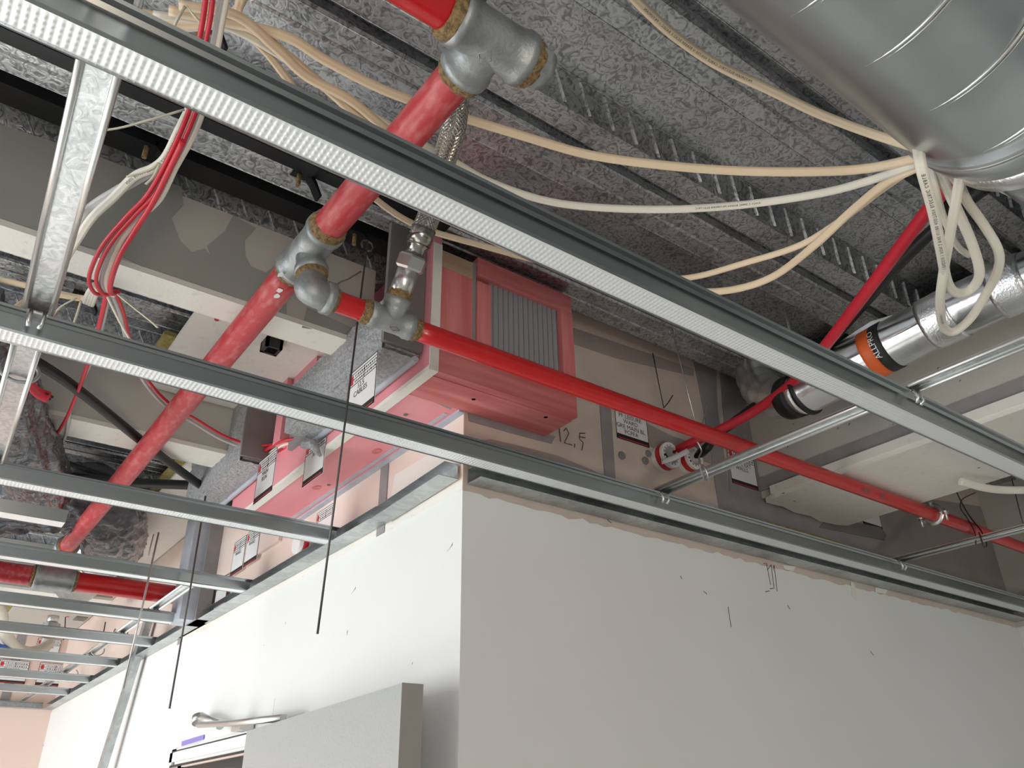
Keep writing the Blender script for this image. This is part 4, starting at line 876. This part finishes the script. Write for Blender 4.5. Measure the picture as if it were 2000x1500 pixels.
# cream cables at the far left
flat(zp([(375, 205, .95), (350, 255, .93), (325, 305, .92), (300, 328, .92), (262, 345, .92), (222, 385, .92), (180, 425, .91), (150, 470, .91), (122, 515, .90), (112, 528, .90)]), 'cablew', 'printed white cable with red taped end at left', None, .9, txt=(.05, .0065, '6242Y BS6004 PRYSMIAN 2.5MM2 ELECTRIC'))
flat(zp([(300, 332, .93), (230, 372, .93), (185, 400, .93), (160, 425, .92), (140, 470, .92), (122, 505, .91)]), 'cableg', 'grey flat cable behind the printed one at left', None, 1.)
G().tube(zp([(114, 524, .90), (108, 535, .90), (103, 548, .90)]), .0075, 10).build('taped_end', 'redcable', **T('red taped cable tip crossing behind the left primary channel', 'tape'))
flat(zp([(-30, 540, 1.02), (60, 560, 1.0), (110, 572, .99), (165, 583, .98), (185, 578, .97)]), 'cable', 'cream cable entering from the left edge to the black hanger', None, .8)
flat(zp([(20, 640, .86), (24, 610, .90), (50, 588, .95), (100, 576, .98), (160, 584, .98)]), 'cable', 'cream cable loop dropping behind the second ceiling channel', None, .7)
rnd(zp([(24, 640, .84), (27, 690, .82), (33, 715, .81), (45, 730, .80)]), .005, 'cablew', 'cream cable end below the second channel leading into red tape', None)
g = G(); pt = smoothpath(zp([(38, 720, .80), (55, 745, .80), (72, 765, .80), (92, 775, .80)]), 5); g.tube(pt, 1, 12, rad=[.006+.007*i/len(pt) for i in range(len(pt))])
o = thing('taped_cable_end', pt[0], 'loose cable end wrapped in red tape near the left edge', 'tape'); g.build('red_tape', 'redcable', o)
g = G(); g.tube(zp([(88, 768, .80), (103, 776, .80)]), .003, 6); g.tube(zp([(84, 774, .80), (98, 780, .80)]), .003, 6); g.build('bare_ends', 'black', o)
g = G(); c = Zp(178, 575, .96)
o = thing('cable_bundle_stub', c, 'short stack of tied white cables at the black hanger', 'cable')
for i in range(4): G().tube(smoothpath(zp([(165+5*i, 590+2*i, .97), (172+5*i, 572+2*i, .955), (184+3*i, 555+3*i, .95)]), 4), .0048, 8).build('sheath', 'cablew', o)
# zip ties
def tie(pts, label, z=None):
    G().sweep(smoothpath(zp(pts), 4), [(-.0022, -.0006), (.0022, -.0006), (.0022, .0006), (-.0022, .0006)], up=(.2, .3, -1)).build('cable_tie', 'tie', **T(label, 'cable tie', 'loose cable tie tails'))
tie([(360, 214, .93), (300, 232, .92), (242, 248, .92), (202, 255, .92)], 'long cable tie tail pointing left under the nearest channel')
tie([(362, 12, 1.06), (348, 35, 1.05), (336, 60, 1.05)], 'left tail of the tie on the top left bundle'); tie([(365, 12, 1.06), (380, 32, 1.05), (398, 50, 1.05)], 'right tail of the tie on the top left bundle')
tie([(228, 574, .84), (262, 602, .83), (295, 628, .82), (308, 640, .82)], 'tie tail reaching right from the cable loop'); tie([(210, 580, .84), (232, 625, .83), (252, 660, .82), (275, 690, .82)], 'tie tail hanging below the cable loop')
tie([(150, 582, .95), (118, 600, .94), (97, 625, .94)], 'short bent tie tail at the black hanger'); tie([(158, 588, .95), (148, 620, .94), (136, 650, .94)], 'straight tie tail hanging from the black hanger')
tie([(310, 318, .9), (290, 333, .9), (248, 345, .9)], 'tie tail beside the printed white cable'); tie([(312, 320, .9), (300, 345, .9), (285, 360, .9)], 'lower tie tail beside the printed white cable')
# black insulated pipes at lower left
G().tube(smoothpath(zp([(10, 665, .92), (60, 700, .92), (130, 745, .93), (205, 803, .94), (300, 880, .95), (395, 950, .95), (470, 995, .95), (510, 1010, .95)]), 6), .0125, 14).build('black_hose', 'black', **T('thick black hose crossing diagonally under the middle beam', 'hose'))
G().tube(smoothpath(zp([(60, 905, 1.03), (115, 928, 1.03), (250, 942, 1.03), (380, 948, 1.03), (470, 955, 1.03)]), 6), .016, 14).build('black_hose', 'black', **T('black hose running nearly level to the far mortar box', 'hose'))
G().tube(smoothpath(zp([(60, 880, 1.06), (110, 897, 1.06), (250, 945, 1.06), (330, 975, 1.06), (400, 990, 1.06)]), 6), .009, 12).build('black_hose', 'black', **T('thin black hose below the level one, partly behind the third channel', 'hose'))

# ================================================================== hanger wires
def wire(a, b, r, mm, label, hook=False):
    a, b = Vector(a), Vector(b); g = G(); g.tube([a, a.lerp(b, .5)+Vector((.002, .002, 0)), b], r, 6)
    if hook: g.tube([a+Vector((.012*math.cos(t), 0, -.012+.012*math.sin(t))) for t in [k*math.pi/4 for k in range(-2, 6)]], r, 6)
    g.build('hanger_wire', mm, **T(label, 'wire', 'ceiling hanger wires'))
wire(Yp(718, 470, 1.13), Yp(620, 1238, 1.13), .0019, 'wire', 'long dark wire hanging free in front of the white wall', True)
wire(Yp(412, 905, 2.45), Yp(331, 1384, 2.45), .0028, 'wire', 'pale wire ending above the door closer')
wire(Yp(310, 1040, 2.45), Yp(240, 1345, 2.45), .0028, 'wirel', 'pale wire crossing the leaning stud')
wire(Yp(405, 910, 3.6), Yp(388, 985, 3.6), .003, 'wire', 'short wire beyond the diagonal black hose'); wire(Yp(312, 990, 3.6), Yp(290, 1085, 3.6), .003, 'wirel', 'thin wire in front of the farthest beam')
wire(Yp(62, 505, 1.6), Yp(48, 590, 1.6), .002, 'wirel', 'short pale wire behind the left primary channel')
wire(Yp(1312, 640, 1.12), Yp(1366, 855, 1.12), .0016, 'wirel', 'bright wire hooked down to the long primary channel', True)
wire(Yp(1275, 690, 1.34), Yp(1296, 795, 1.34), .0016, 'wire', 'dark wire in front of the grey jointed wall')
wire(Yp(1905, 340, .60), Yp(2005, 540, .60), .0016, 'wire', 'wire passing in front of the hanging cable loops')
wire(Yp(1976, 935, 1.0), Yp(2003, 1040, 1.0), .0016, 'wire', 'short wire at the right edge under the nearest channel')
wire(Yp(128, 1205, 5.0), Yp(124, 1250, 5.0), .003, 'wire', 'distant wire by the square hole in the speckled board'); wire(Yp(206, 1215, 4.4), Yp(198, 1252, 4.4), .003, 'wire', 'distant wire above the sixth ceiling channel')
def twist(pts, label, r=.0018, mm='wirel'): G().tube(smoothpath(pts, 5), r, 6).build('wire_tie', mm, **T(label, 'wire', 'twisted wire ties'))
twist([Yp(1362, 862, 1.12), Yp(1370, 880, 1.12), Yp(1365, 895, 1.12), Yp(1372, 915, 1.11), Yp(1378, 935, 1.10), Yp(1384, 938, 1.06), Yp(1380, 920, 1.05), Yp(1372, 908, 1.06), Yp(1368, 915, 1.08), Yp(1376, 938, 1.09)], 'twisted bright wire tied round the long primary channel')
twist([Yp(1366, 848, 1.12), Yp(1375, 815, 1.12), Yp(1381, 788, 1.12)], 'upturned end of the bright wire above the red pipe')
twist([Yp(1296, 797, 1.34), Yp(1306, 785, 1.34), Yp(1314, 772, 1.34)], 'upturned dark wire end on the jointed wall', .0016, 'wire')
twist([Yp(1868, 960, 1.15), Yp(1880, 985, 1.15), Yp(1895, 1010, 1.12), Yp(1915, 1035, 1.08), Yp(1927, 1062, 1.02), Yp(1922, 1068, .98), Yp(1912, 1040, 1.0)], 'dark wire tied round the lower right primary channel', .0022, 'wire')
twist([Yp(1905, 962, 1.15), Yp(1880, 975, 1.15), Yp(1876, 992, 1.13), Yp(1888, 1010, 1.12), Yp(1904, 1040, 1.05), Yp(1906, 1064, 1.0)], 'second dark wire strand beside the pipe clamp', .0018, 'wire')
c = P(.055, 1.50, .70); twist([c+Vector((.030*math.cos(t), 0, .012+.022*math.sin(t))) for t in [k*math.pi/6 for k in range(-6, 3)]], 'grey wire ring round the channel at the far left edge', .0035, 'fit')
for k, (px, py, l_) in enumerate(((235, 1240, 'nearer'), (190, 1275, 'middle'), (140, 1320, 'farther'))):
    c = Zp(px, py, .70); twist([c+Vector((.026*math.cos(t), 0, .010+.022*math.sin(t))) for t in [q_*math.pi/6 for q_ in range(-7, 3)]], l_+' wire ring on the far primary channel', .003)
c0 = Yp(1537, 632, 1.2); o = thing('deck_bolt', c0, 'upright threaded bolt and nut beyond the nearest channel', 'bolt')
z0 = Zp(1545, 660, 1.09); G().tube([z0-Vector((0, 0, .04)), z0+Vector((0, 0, .09))], .0045, 8).build('rod', 'fit', o); G().tube([z0, z0+Vector((0, 0, .012))], .010, 6, smooth=False).build('nut', 'fit', o)

# ================================================================== inspection labels
def label(c, u, v, n_, w_, h_, lines, lab, red=True):
    """sheet at c with right vector u, up vector v, facing n_"""
    c, u, v, n_ = Vector(c), Vector(u).normalized(), Vector(v).normalized(), Vector(n_).normalized()
    o = thing('inspection_label', c, lab, 'label', 'fire stopping labels')
    def q(a, b, d): return c+u*a*w_/2+v*b*h_/2+n_*d
    def slab(a0, a1, b0, b1, d0, d1, g): return g.quadbox([q(a0, b0, d0), q(a1, b0, d0), q(a1, b1, d0), q(a0, b1, d0)], [q(a0, b0, d1), q(a1, b0, d1), q(a1, b1, d1), q(a0, b1, d1)])
    slab(-1, 1, -1, 1, .0, .001, G()).build('sheet', 'paper', o)
    g = G(); slab(-1, 1, -1, -.74, .001, .0014, g)
    for yy in (.38, .62, .86): slab(-1, 1, yy-.015, yy+.015, .001, .0014, g)
    slab(.1, .13, .38, .86, .001, .0014, g)
    for s_ in (-1, 1): slab(min(s_, s_*.97), max(s_, s_*.97), -1, 1, .001, .0014, g)
    slab(-1, 1, .97, 1, .001, .0014, g)
    r = random.Random(len(lab))
    for yy in (.50, .74):
        x = -.55
        while x < .9:
            l_ = r.uniform(.03, .12); slab(x, x+l_, yy-.04, yy+.03, .001, .0014, g); x += l_+.06
    g.build('printed_lines', 'ink', o)
    if lines:
        g = G()
        for k, t in enumerate(lines):
            addtext(g, t, h_*.15, lambda a, b: c+u*(a-w_*.04)+v*(b+h_*(.10-.13*k))+n_*.0016)
        g.build('handwriting', 'ink', o)
    g = G(); slab(-.9, -.68, .44, .80, .0014, .0018, g); slab(-.9, .9, -.95, -.91, .0014, .0018, g); g.build('red_mark', 'redink', o)
UA, VA, NA = (0, -1, 0), (0, 0, 1), (-1, 0, 0)
def la(px, py, x, s_, lines, lab, asp=1.): label(Xp(px, py, x), UA, VA, NA, s_, s_*asp, lines, lab)
la(707, 758, .640, .125, ['12.5', 'CABLES'], 'white label on the near grey mortar box', .95)
la(615, 895, .7335, .120, ['A1'], 'white label on pink timber beside the cable entry', 1.0)
la(519, 930, .640, .120, ['MAIN', 'RUN'], 'white label on the far grey mortar box under the cables', .95)
la(493, 1066, WX-.013, .115, ['WARD'], 'right one of two white labels on the pink wall below the third channel', 1.05)
la(466, 1086, WX-.013, .115, ['WARD'], 'left one of two white labels on the pink wall below the third channel', 1.05)
la(633, 1025, WX-.001, .11, None, 'white label partly hidden behind the hanging dark wire above the third channel', .9)
la(432, 1160, WX-.013, .115, None, 'white label at the end of the low red pipe', 1.)
UB, NB = (1, 0, 0), (0, -1, 0)
label(Yp(1233, 826, WY-.002), UB, VA, NB, .118, .118, ['PF LEISURE', 'WARD', 'GRE MAIN BL', 'PCPFA'], 'white handwritten label below the long red pipe beside the grey joint')
label(Yp(1450, 915, WY-.004), UB, VA, NB, .118, .118, ['PF INC EXT', 'WALLS'], 'white handwritten label right of the long primary channel')
label(Yp(1698, 1000, WY-.002), UB, VA, NB, .115, .115, None, 'white label half hidden under the broken edge of the right beam')
for px, py, l_ in ((24, 1312, 'left'), (102, 1318, 'right')): label(Yp(px, py, FY-.006), UB, VA, NB, .16, .13, ['PF WARD'], 'white label on the far pink wall, '+l_+' of the two between channels')
label(Yp(93, 1268, FY-.006), UB, VA, NB, .13, .12, ['WARD A'], 'white label on the far pink wall behind the ribbed hose')
